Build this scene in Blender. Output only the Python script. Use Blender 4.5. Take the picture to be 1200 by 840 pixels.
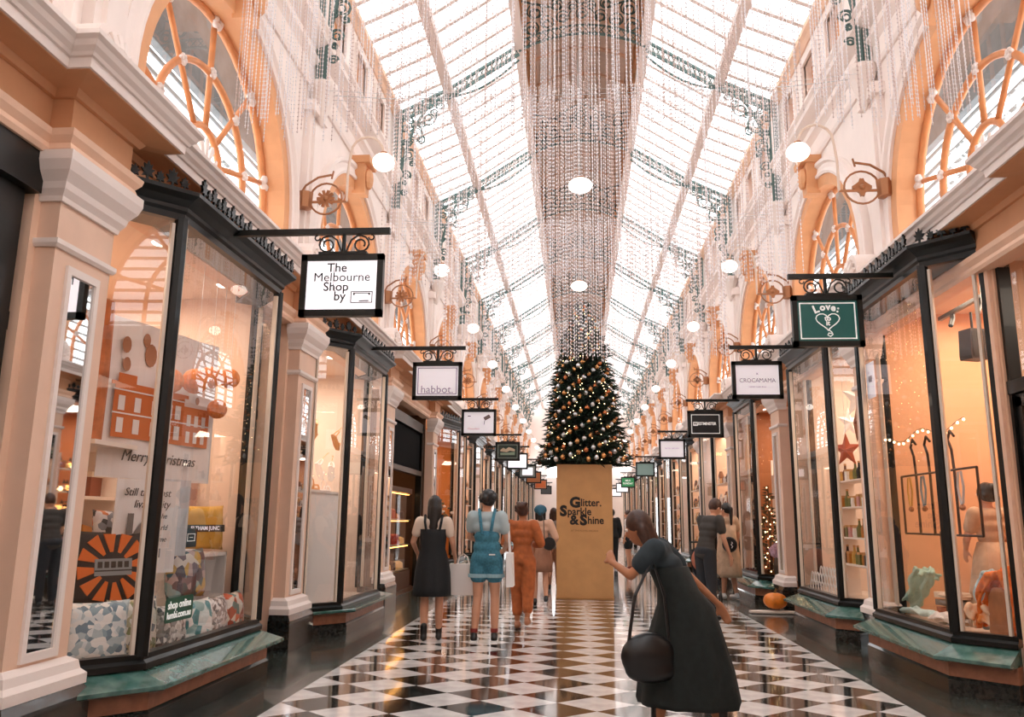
import bpy, bmesh, math, random
from mathutils import Vector, Matrix
PI = math.pi
random.seed(7)
for o in list(bpy.data.objects): bpy.data.objects.remove(o)
SC = bpy.context.scene
COL = SC.collection

# ---------------------------------------------------------------- camera
cam_d = bpy.data.cameras.new('camera'); cam = bpy.data.objects.new('camera', cam_d); COL.objects.link(cam)
cam_d.sensor_width = 36.0; cam_d.lens = 949.0/1200*36; cam_d.clip_start = .05; cam_d.clip_end = 300
def nrm(a): return Vector(a).normalized()
Yd = nrm((76, -190, -949)); Zu = nrm((50, 4708, -949)); Zu = (Zu - Yd*Zu.dot(Yd)).normalized(); Xr = Yd.cross(Zu)
M3 = Matrix((Xr, Yd, Zu))
cam.matrix_world = Matrix.Translation((-0.14, 0, 1.38)) @ M3.to_4x4()
SC.camera = cam
# ---------------------------------------------------------------- sky
W = bpy.data.worlds.new('sky'); SC.world = W; W.use_nodes = True
bg = W.node_tree.nodes['Background']; bg.inputs[0].default_value = (.92, .965, 1.0, 1); bg.inputs[1].default_value = 4.6
SC.view_settings.view_transform = 'Standard'; SC.view_settings.look = 'None'
SC.view_settings.gamma = 1; SC.view_settings.use_curve_mapping = False
SC.view_settings.exposure = 0.0

# ---------------------------------------------------------------- materials
def lin(h):
    h = h.lstrip('#'); r = [int(h[i:i+2], 16)/255 for i in (0, 2, 4)]
    return tuple([(c/12.92 if c <= .04045 else ((c+.055)/1.055)**2.4) for c in r]+[1])
MATS = {}
def mat(name, col, rough=.6, metal=0, emit=0, var=0, scale=6, bump=0, coat=0, spec=.5, col2=None, trans=0):
    if name in MATS: return MATS[name]
    m = bpy.data.materials.new(name); m.use_nodes = True; nt = m.node_tree
    b = nt.nodes['Principled BSDF']
    c = lin(col) if isinstance(col, str) else col
    b.inputs['Base Color'].default_value = c
    b.inputs['Roughness'].default_value = rough; b.inputs['Metallic'].default_value = metal
    b.inputs['Specular IOR Level'].default_value = spec
    if coat: b.inputs['Coat Weight'].default_value = coat; b.inputs['Coat Roughness'].default_value = .05
    if trans: b.inputs['Transmission Weight'].default_value = trans
    if emit:
        b.inputs['Emission Color'].default_value = c; b.inputs['Emission Strength'].default_value = emit
    if var or bump or col2:
        tc = nt.nodes.new('ShaderNodeTexCoord'); n = nt.nodes.new('ShaderNodeTexNoise')
        n.inputs['Scale'].default_value = scale; n.inputs['Detail'].default_value = 5
        nt.links.new(tc.outputs['Object'], n.inputs['Vector'])
        if var or col2:
            r = nt.nodes.new('ShaderNodeValToRGB'); nt.links.new(n.outputs['Fac'], r.inputs[0])
            r.color_ramp.elements[0].position = .35; r.color_ramp.elements[1].position = .65
            if col2: c0, c1 = c, lin(col2)
            else: c0 = tuple([x*(1-var) for x in c[:3]]+[1]); c1 = tuple([min(1, x*(1+var)) for x in c[:3]]+[1])
            r.color_ramp.elements[0].color = c0; r.color_ramp.elements[1].color = c1
            nt.links.new(r.outputs[0], b.inputs['Base Color'])
        if bump:
            bp = nt.nodes.new('ShaderNodeBump'); bp.inputs['Strength'].default_value = bump; bp.inputs['Distance'].default_value = .01
            nt.links.new(n.outputs['Fac'], bp.inputs['Height']); nt.links.new(bp.outputs[0], b.inputs['Normal'])
    MATS[name] = m; return m
def glassmat(name, refl=.12, tint=(1, 1, 1, 1), rough=.0):
    if name in MATS: return MATS[name]
    m = bpy.data.materials.new(name); m.use_nodes = True; nt = m.node_tree; nt.nodes.clear()
    out = nt.nodes.new('ShaderNodeOutputMaterial'); mx = nt.nodes.new('ShaderNodeMixShader')
    t = nt.nodes.new('ShaderNodeBsdfTransparent'); t.inputs[0].default_value = tint
    g = nt.nodes.new('ShaderNodeBsdfGlossy'); g.inputs['Roughness'].default_value = rough
    lw = nt.nodes.new('ShaderNodeLayerWeight'); lw.inputs[0].default_value = .25
    mr = nt.nodes.new('ShaderNodeMapRange'); mr.inputs['To Min'].default_value = refl*.5; mr.inputs['To Max'].default_value = min(1, refl*4)
    nt.links.new(lw.outputs['Facing'], mr.inputs['Value'])
    nt.links.new(mr.outputs[0], mx.inputs[0]); nt.links.new(t.outputs[0], mx.inputs[1]); nt.links.new(g.outputs[0], mx.inputs[2])
    nt.links.new(mx.outputs[0], out.inputs[0]); MATS[name] = m; return m
CREAM = mat('cream_plaster', '#f5e6de', .75, var=.02, scale=3, bump=.12)
CREAM2 = mat('pale_moulding', '#eee0d8', .6)
PEACH = mat('peach_plaster', '#ecc4a8', .7, var=.05, scale=3)
ORANGE = mat('tan_orange_plaster', '#e2a474', .6, var=.05, scale=4)
SOFF = mat('terracotta_frieze', '#d29a70', .6, var=.05, scale=3)
PILW = mat('peach_pilaster', '#e8c3aa', .5, var=.04, scale=3)
WOODF = mat('honey_window_timber', '#d98d57', .45, var=.08, scale=9)
BLACK = mat('black_painted_joinery', '#080b0a', .35, coat=.15, spec=.3)
IRON = mat('black_wrought_iron', '#111614', .35, metal=.2)
TRUSS = mat('dark_green_iron', '#56706c', .5)
GREEN = mat('green_marble', '#2f5a53', .16, col2='#5c7d75', scale=9, coat=.5)
RISER = mat('brown_stone', '#a06a50', .4, var=.15, scale=12)
GRAN = mat('dark_granite', '#1c201f', .14, col2='#30302d', scale=30, coat=.4)
WTILE = mat('white_marble_tile', '#e9e6e4', .10, col2='#d3cfce', scale=7, coat=.5)
BTILE = mat('black_marble_tile', '#15191a', .09, col2='#2b2c2b', scale=9, coat=.5)
BORD = mat('grey_green_border_stone', '#262e2c', .2, col2='#4a514d', scale=22, coat=.5)
BARM = mat('pinkish_roof_timber', '#ecdcd5', .6)
GLASS = glassmat('shop_glass', .13)
RGLASS = glassmat('roof_glass', .04)
WGLASS = glassmat('fanlight_glass', .12)
MIRR = mat('mirror', '#d9d9d9', .02, metal=1)
GLOBE = mat('lit_globe', '#fff0e4', .3, emit=2.6)
DOWNL = mat('downlight_lens', '#fff0e0', .3, emit=9)
BRONZE = mat('bronze_metal', '#a5714e', .35, metal=.6)
STEELW = mat('steel_wire', '#c9c9c9', .4, metal=.5)
SKIN = mat('skin', '#c89478', .5, spec=.3)
SKIN2 = mat('tanned_skin', '#a9704f', .5, spec=.3)
HAIRD = mat('dark_hair', '#15100e', .45, var=.3, scale=40)
HAIRB = mat('brown_hair', '#3f2418', .45, var=.3, scale=40)

# ---------------------------------------------------------------- geometry helpers
class G:
    def __init__(s): s.v = []; s.f = []
    def add(s, vs, fs):
        n = len(s.v); s.v += [tuple(p) for p in vs]; s.f += [tuple(i+n for i in f) for f in fs]; return s
    def box(s, x0, x1, y0, y1, z0, z1):
        if x0 > x1: x0, x1 = x1, x0
        v = [(x, y, z) for z in (z0, z1) for y in (y0, y1) for x in (x0, x1)]
        return s.add(v, [(0, 2, 3, 1), (4, 5, 7, 6), (0, 1, 5, 4), (2, 6, 7, 3), (0, 4, 6, 2), (1, 3, 7, 5)])
    def obox(s, c, u, v, w):   # oriented box, half vectors
        c, u, v, w = map(Vector, (c, u, v, w))
        p = [c+u*a+v*b+w*d for d in (-1, 1) for b in (-1, 1) for a in (-1, 1)]
        return s.add(p, [(0, 2, 3, 1), (4, 5, 7, 6), (0, 1, 5, 4), (2, 6, 7, 3), (0, 4, 6, 2), (1, 3, 7, 5)])
    def beam(s, a, b, w, h, up=(0, 0, 1)):
        a = Vector(a); b = Vector(b); d = (b-a); L = d.length; d.normalize(); up = Vector(up)
        x = d.cross(up)
        if x.length < 1e-4: x = d.cross(Vector((1, 0, 0)))
        x.normalize(); z = x.cross(d)
        return s.obox((a+b)/2, d*L/2, x*w/2, z*h/2)
    def tube(s, pts, r, n=6, cap=True):
        P = [Vector(p) for p in pts]; N = len(P)
        R = r if isinstance(r, (list, tuple)) else [r]*N
        t0 = (P[1]-P[0]).normalized(); ref = Vector((0, 0, 1)) if abs(t0.z) < .9 else Vector((1, 0, 0))
        x = t0.cross(ref).normalized(); vs = []
        for i in range(N):
            t = (P[min(i+1, N-1)]-P[max(i-1, 0)])
            if t.length < 1e-9: t = t0.copy()
            t.normalize()
            x = (x-t*x.dot(t)).normalized(); y = t.cross(x)
            for k in range(n):
                a = 2*PI*k/n; vs.append(P[i]+(x*math.cos(a)+y*math.sin(a))*R[i])
        fs = [(i*n+k, i*n+(k+1) % n, (i+1)*n+(k+1) % n, (i+1)*n+k) for i in range(N-1) for k in range(n)]
        if cap: fs += [tuple(range(n-1, -1, -1)), tuple((N-1)*n+k for k in range(n))]
        return s.add(vs, fs)
    def ball(s, c, r, n=8, m=6, sc=(1, 1, 1), rot=None):
        vs = []; c = Vector(c)
        for i in range(m+1):
            th = PI*i/m
            for k in range(n):
                a = 2*PI*k/n; p = Vector((r*sc[0]*math.sin(th)*math.cos(a), r*sc[1]*math.sin(th)*math.sin(a), r*sc[2]*math.cos(th)))
                if rot: p = rot @ p
                vs.append(c+p)
        fs = [(i*n+k, (i+1)*n+k, (i+1)*n+(k+1) % n, i*n+(k+1) % n) for i in range(m) for k in range(n)]
        return s.add(vs, fs)
    def lathe(s, prof, c=(0, 0, 0), n=12, sx=1, sy=1):
        vs = [(c[0]+r*sx*math.cos(2*PI*k/n), c[1]+r*sy*math.sin(2*PI*k/n), c[2]+z) for r, z in prof for k in range(n)]
        m = len(prof)
        fs = [(i*n+k, i*n+(k+1) % n, (i+1)*n+(k+1) % n, (i+1)*n+k) for i in range(m-1) for k in range(n)]
        fs += [tuple(range(n-1, -1, -1)), tuple((m-1)*n+k for k in range(n))]
        return s.add(vs, fs)
    def prism(s, poly, axis, a, b):   # poly 2D, extruded along axis
        def P(p, t):
            return {'x': (t, p[0], p[1]), 'y': (p[0], t, p[1]), 'z': (p[0], p[1], t)}[axis]
        n = len(poly)
        return s.add([P(p, a) for p in poly]+[P(p, b) for p in poly],
                     [tuple(range(n)), tuple(range(2*n-1, n-1, -1))]+[(i, (i+1) % n, n+(i+1) % n, n+i) for i in range(n)])
    def sweep(s, path, prof, side, cap=True):  # plan polyline, profile [(offset towards aisle, z)], side -1 left wall
        N = len(path); P = [Vector(p) for p in path]; vs = []
        nn = []
        for i in range(N-1):
            d = (P[i+1]-P[i]).normalized(); nn.append(Vector((d.y, -d.x))*(-side))
        for i in range(N):
            if i == 0: m = nn[0]
            elif i == N-1: m = nn[-1]
            else:
                m = nn[i-1]+nn[i]; m = m/(max(.25, 1+nn[i-1].dot(nn[i])))
            for o, z in prof: vs.append((P[i].x+m.x*o, P[i].y+m.y*o, z))
        k = len(prof)
        fs = [(i*k+j, i*k+(j+1) % k, (i+1)*k+(j+1) % k, (i+1)*k+j) for i in range(N-1) for j in range(k)]
        if cap: fs += [tuple(range(k)), tuple((N-1)*k+j for j in range(k-1, -1, -1))]
        return s.add(vs, fs)
    def obj(s, name, m, parent=None, smooth=False, loc=None, recalc=True):
        me = bpy.data.meshes.new(name); me.from_pydata(s.v, [], s.f); me.update()
        if recalc:
            bm = bmesh.new(); bm.from_mesh(me); bmesh.ops.remove_doubles(bm, verts=bm.verts, dist=1e-6) if smooth else None
            bmesh.ops.recalc_face_normals(bm, faces=bm.faces); bm.to_mesh(me); bm.free()
        if smooth: me.polygons.foreach_set('use_smooth', [True]*len(me.polygons))
        for mm in (m if isinstance(m, (list, tuple)) else [m]): me.materials.append(mm)
        o = bpy.data.objects.new(name, me); COL.objects.link(o)
        if parent: o.parent = parent
        if loc: o.location = loc
        return o
def tag(o, label=None, cat=None, group=None, kind=None):
    if label: o['label'] = label
    if cat: o['category'] = cat
    if group: o['group'] = group
    if kind: o['kind'] = kind
    return o
def thing(name, label, cat, loc=(0, 0, 0), rz=0, group=None):
    o = bpy.data.objects.new(name, None); COL.objects.link(o); o.location = loc; o.rotation_euler = (0, 0, rz)
    o.empty_display_size = .1
    return tag(o, label, cat, group)
def struct(name, loc=(0, 0, 0)):
    o = bpy.data.objects.new(name, None); COL.objects.link(o); o.location = loc; o['kind'] = 'structure'; o.empty_display_size = .1; return o
def dup(o, parent=None, loc=None, rz=None):
    c = o.copy(); COL.objects.link(c)
    if parent is not None: c.parent = parent
    for ch in list(KIDS.get(o.name, o.children)): dup(ch, c)
    if loc is not None: c.location = loc
    if rz is not None: c.rotation_euler = (0, 0, rz)
    return c
KIDS = {}
def inst(o, loc, parent=None, rot=None, scale=None, name=None):   # copy of one mesh object sharing its mesh
    c = o.copy(); COL.objects.link(c); c.location = loc
    if parent is not None: c.parent = parent
    if rot: c.rotation_euler = rot
    if scale: c.scale = scale
    return c
def text(body, size, m, parent, loc, rot=(PI/2, 0, 0), name='lettering', off=0, ext=.0015, align='CENTER', sx=1, shear=0):
    cu = bpy.data.curves.new('txt', 'FONT'); cu.body = body; cu.size = size; cu.extrude = ext; cu.offset = off
    cu.align_x = align; cu.align_y = 'CENTER'; cu.resolution_u = 3; cu.shear = shear
    t = bpy.data.objects.new('txt', cu); COL.objects.link(t)
    me = bpy.data.meshes.new_from_object(t.evaluated_get(bpy.context.evaluated_depsgraph_get()))
    bpy.data.objects.remove(t)
    me.materials.clear(); me.materials.append(m); me.name = name
    o = bpy.data.objects.new(name, me); COL.objects.link(o)
    if parent: o.parent = parent
    o.location = loc; o.rotation_euler = rot; o.scale = (sx, 1, 1); return o
def spiral(c, r, turns, a0, sgn=1, plane='xz', n=22, shrink=.75):
    out = []
    for i in range(n+1):
        t = i/n; a = a0+sgn*2*PI*turns*t; rr = r*(1-shrink*t)
        p = (c[0]+rr*math.cos(a), c[1]+rr*math.sin(a))
        out.append((p[0], 0, p[1]) if plane == 'xz' else (0, p[0], p[1]))
    return out
def area(name, loc, sx, sy, power, col=(1, .72, .48), rot=(0, 0, 0), parent=None):
    l = bpy.data.lights.new(name, 'AREA'); l.shape = 'RECTANGLE'; l.size = sx; l.size_y = sy; l.energy = power; l.color = col
    o = bpy.data.objects.new(name, l); COL.objects.link(o); o.location = loc; o.rotation_euler = rot; return o

# key dimensions (metres)
XW = 3.42; XL = 3.06; XR = 3.08
PITCH = 4.4; YEND = 57.0
PIL = {-1: 4.75, 1: 5.5}
TR = 5.0          # first truss in front of the camera
XU = 3.55         # upper wall face
WC = {-1: 7.08, 1: 7.45}

# ---------------------------------------------------------------- floor
floor = G().box(-6.2, 6.2, -6.5, YEND+3, -.25, -.012).obj('floor', BORD); floor['kind'] = 'structure'
DX, DY = .6, .51
def tile_g(hx=DX/2-.0015, hy=DY/2-.0015, cut=0):
    if cut == 0: poly = [(-hx, 0), (0, -hy), (hx, 0), (0, hy)]
    elif cut == 1: poly = [(-hx, 0), (0, -hy), (0, hy)]
    else: poly = [(hx, 0), (0, hy), (0, -hy)]
    return G().prism(poly, 'z', -.012, 0)
protos = {}
cand = []
for j in range(-8, 105):
    for i in range(-4, 5): cand.append((i*DX, 6.25-.1+j*DY, WTILE, 'w', 1 if i == 4 else 2 if i == -4 else 0))
    for i in range(-4, 4): cand.append(((i+.5)*DX, 6.25-.1+(j+.5)*DY, BTILE, 'b', 0))
cand = [c for c in cand if c[1] > -3]
vis = sorted([c for c in cand if c[1] > 4.9], key=lambda c: c[1])
single = set((c[0], c[1]) for c in vis[:290])
rest = {'w': G(), 'b': G()}
for x, y, m, kk, cut in cand:
    if (x, y) in single:
        key = kk+str(cut)
        if key not in protos:
            protos[key] = tile_g(cut=cut).obj('tile', m, floor, loc=(x, y, 0))
        else: inst(protos[key], (x, y, 0), floor)
    else:
        g = tile_g(cut=cut); rest[kk].add([(a+x, b+y, c) for a, b, c in g.v], g.f)
tag(rest['w'].obj('white_tiles', WTILE, floor), kind='stuff'); tag(rest['b'].obj('black_tiles', BTILE, floor), kind='stuff')

# ---------------------------------------------------------------- walls: common module pieces
def shiftY(pts, dy): return [(x, y+dy) for x, y in pts]
KMIN, KMAX = -2, 11
walls = {}
def fan_window(s, zs=4.75, r=1.55, X=3.75):
    """timber fanlight in local coordinates centred at y=0"""
    def ring(rad, z0, a0=0, a1=PI, n=20, leg=True):
        p = []
        if leg: p.append((X*s, rad, z0))
        for i in range(n+1):
            a = a0+(a1-a0)*i/n; p.append((X*s, rad*math.cos(a), zs+rad*math.sin(a)))
        if leg: p.append((X*s, -rad, z0))
        return p
    parts = []
    parts.append(('outer_arch_frame', G().tube(ring(r-.02, 4.1), .045, 6), WOODF))
    parts.append(('middle_arch_bar', G().tube(ring(.95, 4.1), .038, 6), WOODF))
    parts.append(('small_arch_bar', G().tube(ring(.36, 4.1, n=12), .036, 6), WOODF))
    for a in (16, 52, 90, 128, 164):
        c, q = math.cos(math.radians(a)), math.sin(math.radians(a))
        parts.append(('mullion', G().tube([(X*s, .36*c, zs+.36*q), (X*s, (r-.02)*c, zs+(r-.02)*q)], .03, 6), WOODF))
    g = G()
    for a in (16, 52, 90, 128, 164):
        c, q = math.cos(math.radians(a)), math.sin(math.radians(a))
        for rr, sz in ((.95, .055), (r-.03, .085)):
            for k in range(6):
                b = k*PI/3; g.ball(((X-.03)*s, rr*c+sz*.6*math.cos(b), zs+rr*q+sz*.6*math.sin(b)), sz*.5, 6, 4)
    parts.append(('rosettes', g, CREAM2))
    g = G()
    for k in range(7):
        a = PI*(k+.5)/7; g.tube([(X*s-.02*s, 0, zs-.1)]+[(X*s-.03*s, t*.3*math.cos(a), zs-.1+t*.36*math.sin(a)+.03*math.sin(6*t)) for t in (.3, .6, .85, 1)], [.012, .02, .022, .03, .014], 5)
    g.tube([(X*s, -.34, zs-.12), (X*s, .34, zs-.12)], .02, 5)
    parts.append(('fan_ornament', g, CREAM2))
    # glass: sectors
    rr = [(0.02, .34), (.38, .93), (.97, r-.06)]
    angs = [0, 16, 52, 90, 128, 164, 180]
    panes = []
    for (r0, r1) in rr[1:]:
        for a0, a1 in zip(angs[:-1], angs[1:]):
            n = 4; q = [math.radians(a0+(a1-a0)*i/n) for i in range(n+1)]
            vs = [(X*s, r0*math.cos(a), zs+r0*math.sin(a)) for a in q]+[(X*s, r1*math.cos(a), zs+r1*math.sin(a)) for a in reversed(q)]
            panes.append(G().add(vs, [tuple(range(len(vs)))]))
    for y0, y1 in ((.38, .93), (.97, r-.06)):
        for t in (-1, 1):
            panes.append(G().add([(X*s, t*y0, 4.1), (X*s, t*y1, 4.1), (X*s, t*y1, zs), (X*s, t*y0, zs)], [(0, 1, 2, 3)]))
    return parts, panes

def arch_wall(s, r=1.55, zs=4.75, z0=3.95, z1=7.0, w=PITCH, X=XU, th=.24):
    g = G(); n = 28
    def quad_strip(x):
        a = []; b = []
        a.append((r, z0)); b.append((w/2, z0)); a.append((r, zs)); b.append((w/2, zs))
        for i in range(1, n):
            t = PI*i/n; a.append((r*math.cos(t), zs+r*math.sin(t)))
            d = (math.cos(t), math.sin(t)); k = min((w/2)/abs(d[0]) if abs(d[0]) > 1e-6 else 1e9, (z1-zs)/d[1]); b.append((d[0]*k, zs+d[1]*k))
        a += [(-r, zs), (-r, z0)]; b += [(-w/2, zs), (-w/2, z0)]
        # insert rectangle corners handled by fine sampling
        return a, b
    a, b = quad_strip(X)
    N = len(a)
    vs = [(X*s, p[0], p[1]) for p in a]+[(X*s, p[0], p[1]) for p in b]+[((X+th)*s, p[0], p[1]) for p in a]+[((X+th)*s, p[0], p[1]) for p in b]
    fs = []
    for i in range(N-1):
        fs.append((i, i+1, N+i+1, N+i)); fs.append((2*N+i, 3*N+i, 3*N+i+1, 2*N+i+1)); fs.append((i, 2*N+i, 2*N+i+1, i+1))
    g.add(vs, fs)
    for sgn in (1, -1):   # corner fillers
        idx = [p for p in b if abs(p[1]-z1) < 1e-6 and p[0]*sgn > 0]; q = [p for p in b if abs(abs(p[0])-w/2) < 1e-6 and p[0]*sgn > 0]
        pa = max(idx, key=lambda p: abs(p[0])); pb = max(q, key=lambda p: p[1])
        for x in (X, X+th): g.add([(x*s, pa[0], pa[1]), (x*s, sgn*w/2, z1), (x*s, pb[0], pb[1])], [(0, 1, 2)])
    return g
def arch_band(s, prof, r, zs, z0, X, n=28):
    """prof: [(radial offset, offset towards aisle)]"""
    path = [(1, 0, None)]; vs = []; k = len(prof)
    stations = [('leg', 1, z0)]+[('arc', PI*i/n, None) for i in range(n+1)]+[('leg', -1, z0)]
    for st in stations:
        for ro, xo in prof:
            if st[0] == 'leg': vs.append(((X-xo)*s, st[1]*(r+ro), st[2]))
            else: vs.append(((X-xo)*s, (r+ro)*math.cos(st[1]), zs+(r+ro)*math.sin(st[1])))
    m = len(stations)
    fs = [(i*k+j, i*k+(j+1) % k, (i+1)*k+(j+1) % k, (i+1)*k+j) for i in range(m-1) for j in range(k)]
    fs += [tuple(range(k)), tuple((m-1)*k+j for j in range(k))]
    return G().add(vs, fs)
def rect_hole_wall(s, X, y0, y1, z0, z1, holes, th=.12):
    """wall in YZ plane with rectangular holes (ya,yb,za,zb) all on one row"""
    g = G(); za, zb = holes[0][2], holes[0][3]
    a, b = sorted((X*s, (X+th)*s))
    g.box(a, b, y0, y1, z0, za); g.box(a, b, y0, y1, zb, z1)
    ys = [y0]+[v for h in holes for v in (h[0], h[1])]+[y1]
    for i in range(0, len(ys), 2): g.box(a, b, ys[i], ys[i+1], za, zb)
    return g
winno = 1
for s in (-1, 1):
    sd = 'left' if s < 0 else 'right'
    w = struct('wall_'+sd); walls[s] = w
    P0 = PIL[s]; ks = range(KMIN, KMAX+1)
    # lower entablature with breaks over the pilasters
    path = [(s*XW, -6.2)]
    for k in ks:
        y = P0+k*PITCH
        if y-.4 < -6: continue
        path += [(s*XW, y-.31), (s*(XW-.14), y-.31), (s*(XW-.14), y+.31), (s*XW, y+.31)]
    path.append((s*XW, YEND))
    G().sweep(path, [(-.1, 3.55), (.06, 3.55), (.075, 3.58), (.06, 3.62), (.09, 3.66), (.1, 3.7), (-.1, 3.7)], s).obj('architrave', PEACH, w)
    G().sweep(path, [(-.1, 3.7), (.03, 3.7), (.03, 3.93), (-.1, 3.93)], s).obj('frieze', SOFF, w)
    G().sweep(path, [(-.1, 3.93), (.06, 3.93), (.09, 3.97), (.26, 3.985), (.27, 4.0), (-.1, 4.0)], s).obj('cornice_soffit', SOFF, w)
    G().sweep(path, [(-.3, 3.99), (.28, 3.99), (.285, 4.05), (.30, 4.055), (.31, 4.075), (.335, 4.10), (.35, 4.13), (.375, 4.15), (.375, 4.18), (-.3, 4.18)], s).obj('cornice', CREAM2, w)
    # upper entablature
    st = [(s*XU, -6.2), (s*XU, YEND)]
    G().sweep(st, [(-0.2, 6.82), (0.03, 6.82), (0.05, 6.87), (0.05, 6.93), (0.02, 6.95), (0.02, 7.13), (0.06, 7.17), (0.1, 7.2), (0.1, 7.24), (0.04, 7.26), (0.04, 7.39), (0.13, 7.43), (0.2, 7.47), (0.2, 7.55), (0.24, 7.59), (0.24, 7.63), (-0.2, 7.63)], s).obj('upper_cornice', CREAM, w)
    G().sweep(st, [(-.2, 8.78), (.05, 8.78), (.09, 8.84), (.14, 8.88), (.14, 8.97), (-.2, 8.97)], s).obj('gutter_moulding', PEACH, w)
    # module pieces
    protoW = None
    for k in ks:
        yc = WC[s]+k*PITCH; yp = P0+k*PITCH; yt = TR+k*PITCH
        if yc-PITCH/2 < -6.5 or yc > YEND: continue
        if protoW is None:
            aw = arch_wall(s).obj('arch_wall_panel', CREAM, w, loc=(0, yc, 0))
            b1 = arch_band(s, [(-.01, -.2), (-.01, .055), (.16, .055), (.16, -.05)], 1.55, 4.75, 4.1, XU).obj('archivolt', ORANGE, w, loc=(0, yc, 0))
            b2 = arch_band(s, [(.15, -.02), (.15, .09), (.19, .1), (.23, .07), (.3, .06), (.33, .1), (.38, .1), (.38, -.02)], 1.55, 4.75, 4.1, XU).obj('arch_moulding', CREAM, w, loc=(0, yc, 0))
            g = G().prism([(-.1, 6.24), (.1, 6.24), (.17, 6.76), (-.17, 6.76)], 'x', s*(XU-.02), s*(XU-.22))
            g.ball((s*(XU-.24), 0, 6.5), .13, 8, 6, (.6, 1, 1.3)); g.prism([(-.2, 6.7), (.2, 6.7), (.23, 6.8), (-.23, 6.8)], 'x', s*(XU-.01), s*(XU-.3))
            ky = g.obj('keystone', ORANGE, w, loc=(0, yc, 0))
            # pier strip with console and shell block (at y = truss line, local 0)
            g = G(); g.box(s*(XU+.02), s*(XU-.09), -.2, .2, 4.1, 6.6); g.box(s*(XU-.05), s*(XU-.13), -.12, .12, 4.5, 6.3)
            g.box(s*XU, s*(XU-.16), -.26, .26, 6.42, 6.56)
            pr = g.obj('pier', CREAM, w, loc=(0, yt, 0))
            g = G().lathe([(.02, -.5), (.05, -.42), (.09, -.3), (.14, -.12), (.19, 0), (.19, .06)], (s*(XU-.16), 0, 6.82), 10)
            cb = g.obj('truss_corbel', CREAM2, w, loc=(0, yt, 0), smooth=False)
            g = G(); n = 10
            poly = [(-.22, 4.16), (.22, 4.16), (.22, 4.42)]+[(.22*math.cos(PI*i/n), 4.42+.22*math.sin(PI*i/n)) for i in range(1, n)]+[(-.22, 4.42)]
            g.prism(poly, 'x', s*(XU-.02), s*(XU-.3))
            sb = g.obj('shell_block', CREAM, w, loc=(0, yp, 0))
            g = G()
            for i in range(7):
                a = PI*(i+.5)/7; g.tube([(s*(XU-.31), .03*math.cos(a), 4.36+.02), (s*(XU-.34), .1*math.cos(a), 4.36+.12*math.sin(a)), (s*(XU-.32), .17*math.cos(a), 4.38+.2*math.sin(a))], [.012, .03, .022], 5)
            g.ball((s*(XU-.33), 0, 4.35), .035, 6, 4)
            g.obj('shell', CREAM2, sb)
            hl = [(-1.5, -.9, 7.9, 8.55), (-.3, .3, 7.9, 8.55), (.9, 1.5, 7.9, 8.55)]
            cw = rect_hole_wall(s, XU-.02, -PITCH/2, PITCH/2, 7.55, 8.85, hl).obj('clerestory_panel', CREAM, w, loc=(0, yc, 0))
            nb = G().box(s*(XU+.099), s*(XU+.2), -PITCH/2, PITCH/2, 7.3, 8.85).obj('niche_back', ORANGE, w, loc=(0, yc, 0))
            g = G()
            for h in hl:
                for ya, yb, za, zb in ((h[0]-.06, h[0], h[2]-.06, h[3]+.06), (h[1], h[1]+.06, h[2]-.06, h[3]+.06), (h[0], h[1], h[3], h[3]+.06), (h[0], h[1], h[2]-.06, h[2])):
                    g.box(s*(XU-.06), s*XU, ya, yb, za, zb)
            na = g.obj('niche_architrave', CREAM2, w, loc=(0, yc, 0))
            # pilaster of the shop storey (local y=0)
            g = G().box(s*(XW+.05), s*(XW-.13), -.29, .29, .45, 3.32); pl = g.obj('pilaster', PILW, w, loc=(0, yp, 0))
            pp = [(s*XW, -.29), (s*(XW-.13), -.29), (s*(XW-.13), .29), (s*XW, .29)]
            G().sweep(pp, [(-.02, 3.27), (.02, 3.27), (.025, 3.3), (.05, 3.34), (.06, 3.38), (.1, 3.44), (.12, 3.5), (.12, 3.56), (-.02, 3.56)], s).obj('capital', CREAM2, pl)
            G().sweep(pp, [(-.02, 2.98), (.015, 2.98), (.03, 3.0), (.03, 3.03), (-.02, 3.03)], s).obj('necking', CREAM2, pl)
            G().sweep(pp, [(-.02, .36), (.09, .36), (.09, .42), (.06, .45), (.05, .5), (.0, .53), (-.02, .53)], s).obj('base_moulding', CREAM2, pl)
            G().sweep(pp, [(-.05, -.01), (.11, -.01), (.11, .3), (.08, .36), (-.05, .36)], s).obj('plinth', GRAN, pl)
            fx = XW-.13; g = G()
            for a, b, c, d in ((-.17, -.13, .6, 2.85), (.13, .17, .6, 2.85), (-.17, .17, 2.85, 2.9), (-.17, .17, .55, .6)): g.box(s*fx, s*(fx-.02), a, b, c, d)
            g.obj('mirror_frame', CREAM2, pl)
            G().box(s*fx, s*(fx-.006), -.13, .13, .6, 2.85).obj('mirror', MIRR, pl)
            protoW = [(aw, 'c'), (b1, 'c'), (b2, 'c'), (ky, 'c'), (pr, 't'), (cb, 't'), (sb, 'p'), (cw, 'c'), (nb, 'c'), (na, 'c'), (pl, 'p')]
            for o, _ in protoW: KIDS[o.name] = [q for q in bpy.data.objects if q.parent == o]
            fp, panes = fan_window(s)
        else:
            for o, c in protoW:
                y = {'c': yc, 't': yt, 'p': yp}[c]
                if y < -6 or y > YEND: continue
                dup(o, w, loc=(0, y, 0))
    # fanlight windows
    pw = None
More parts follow.
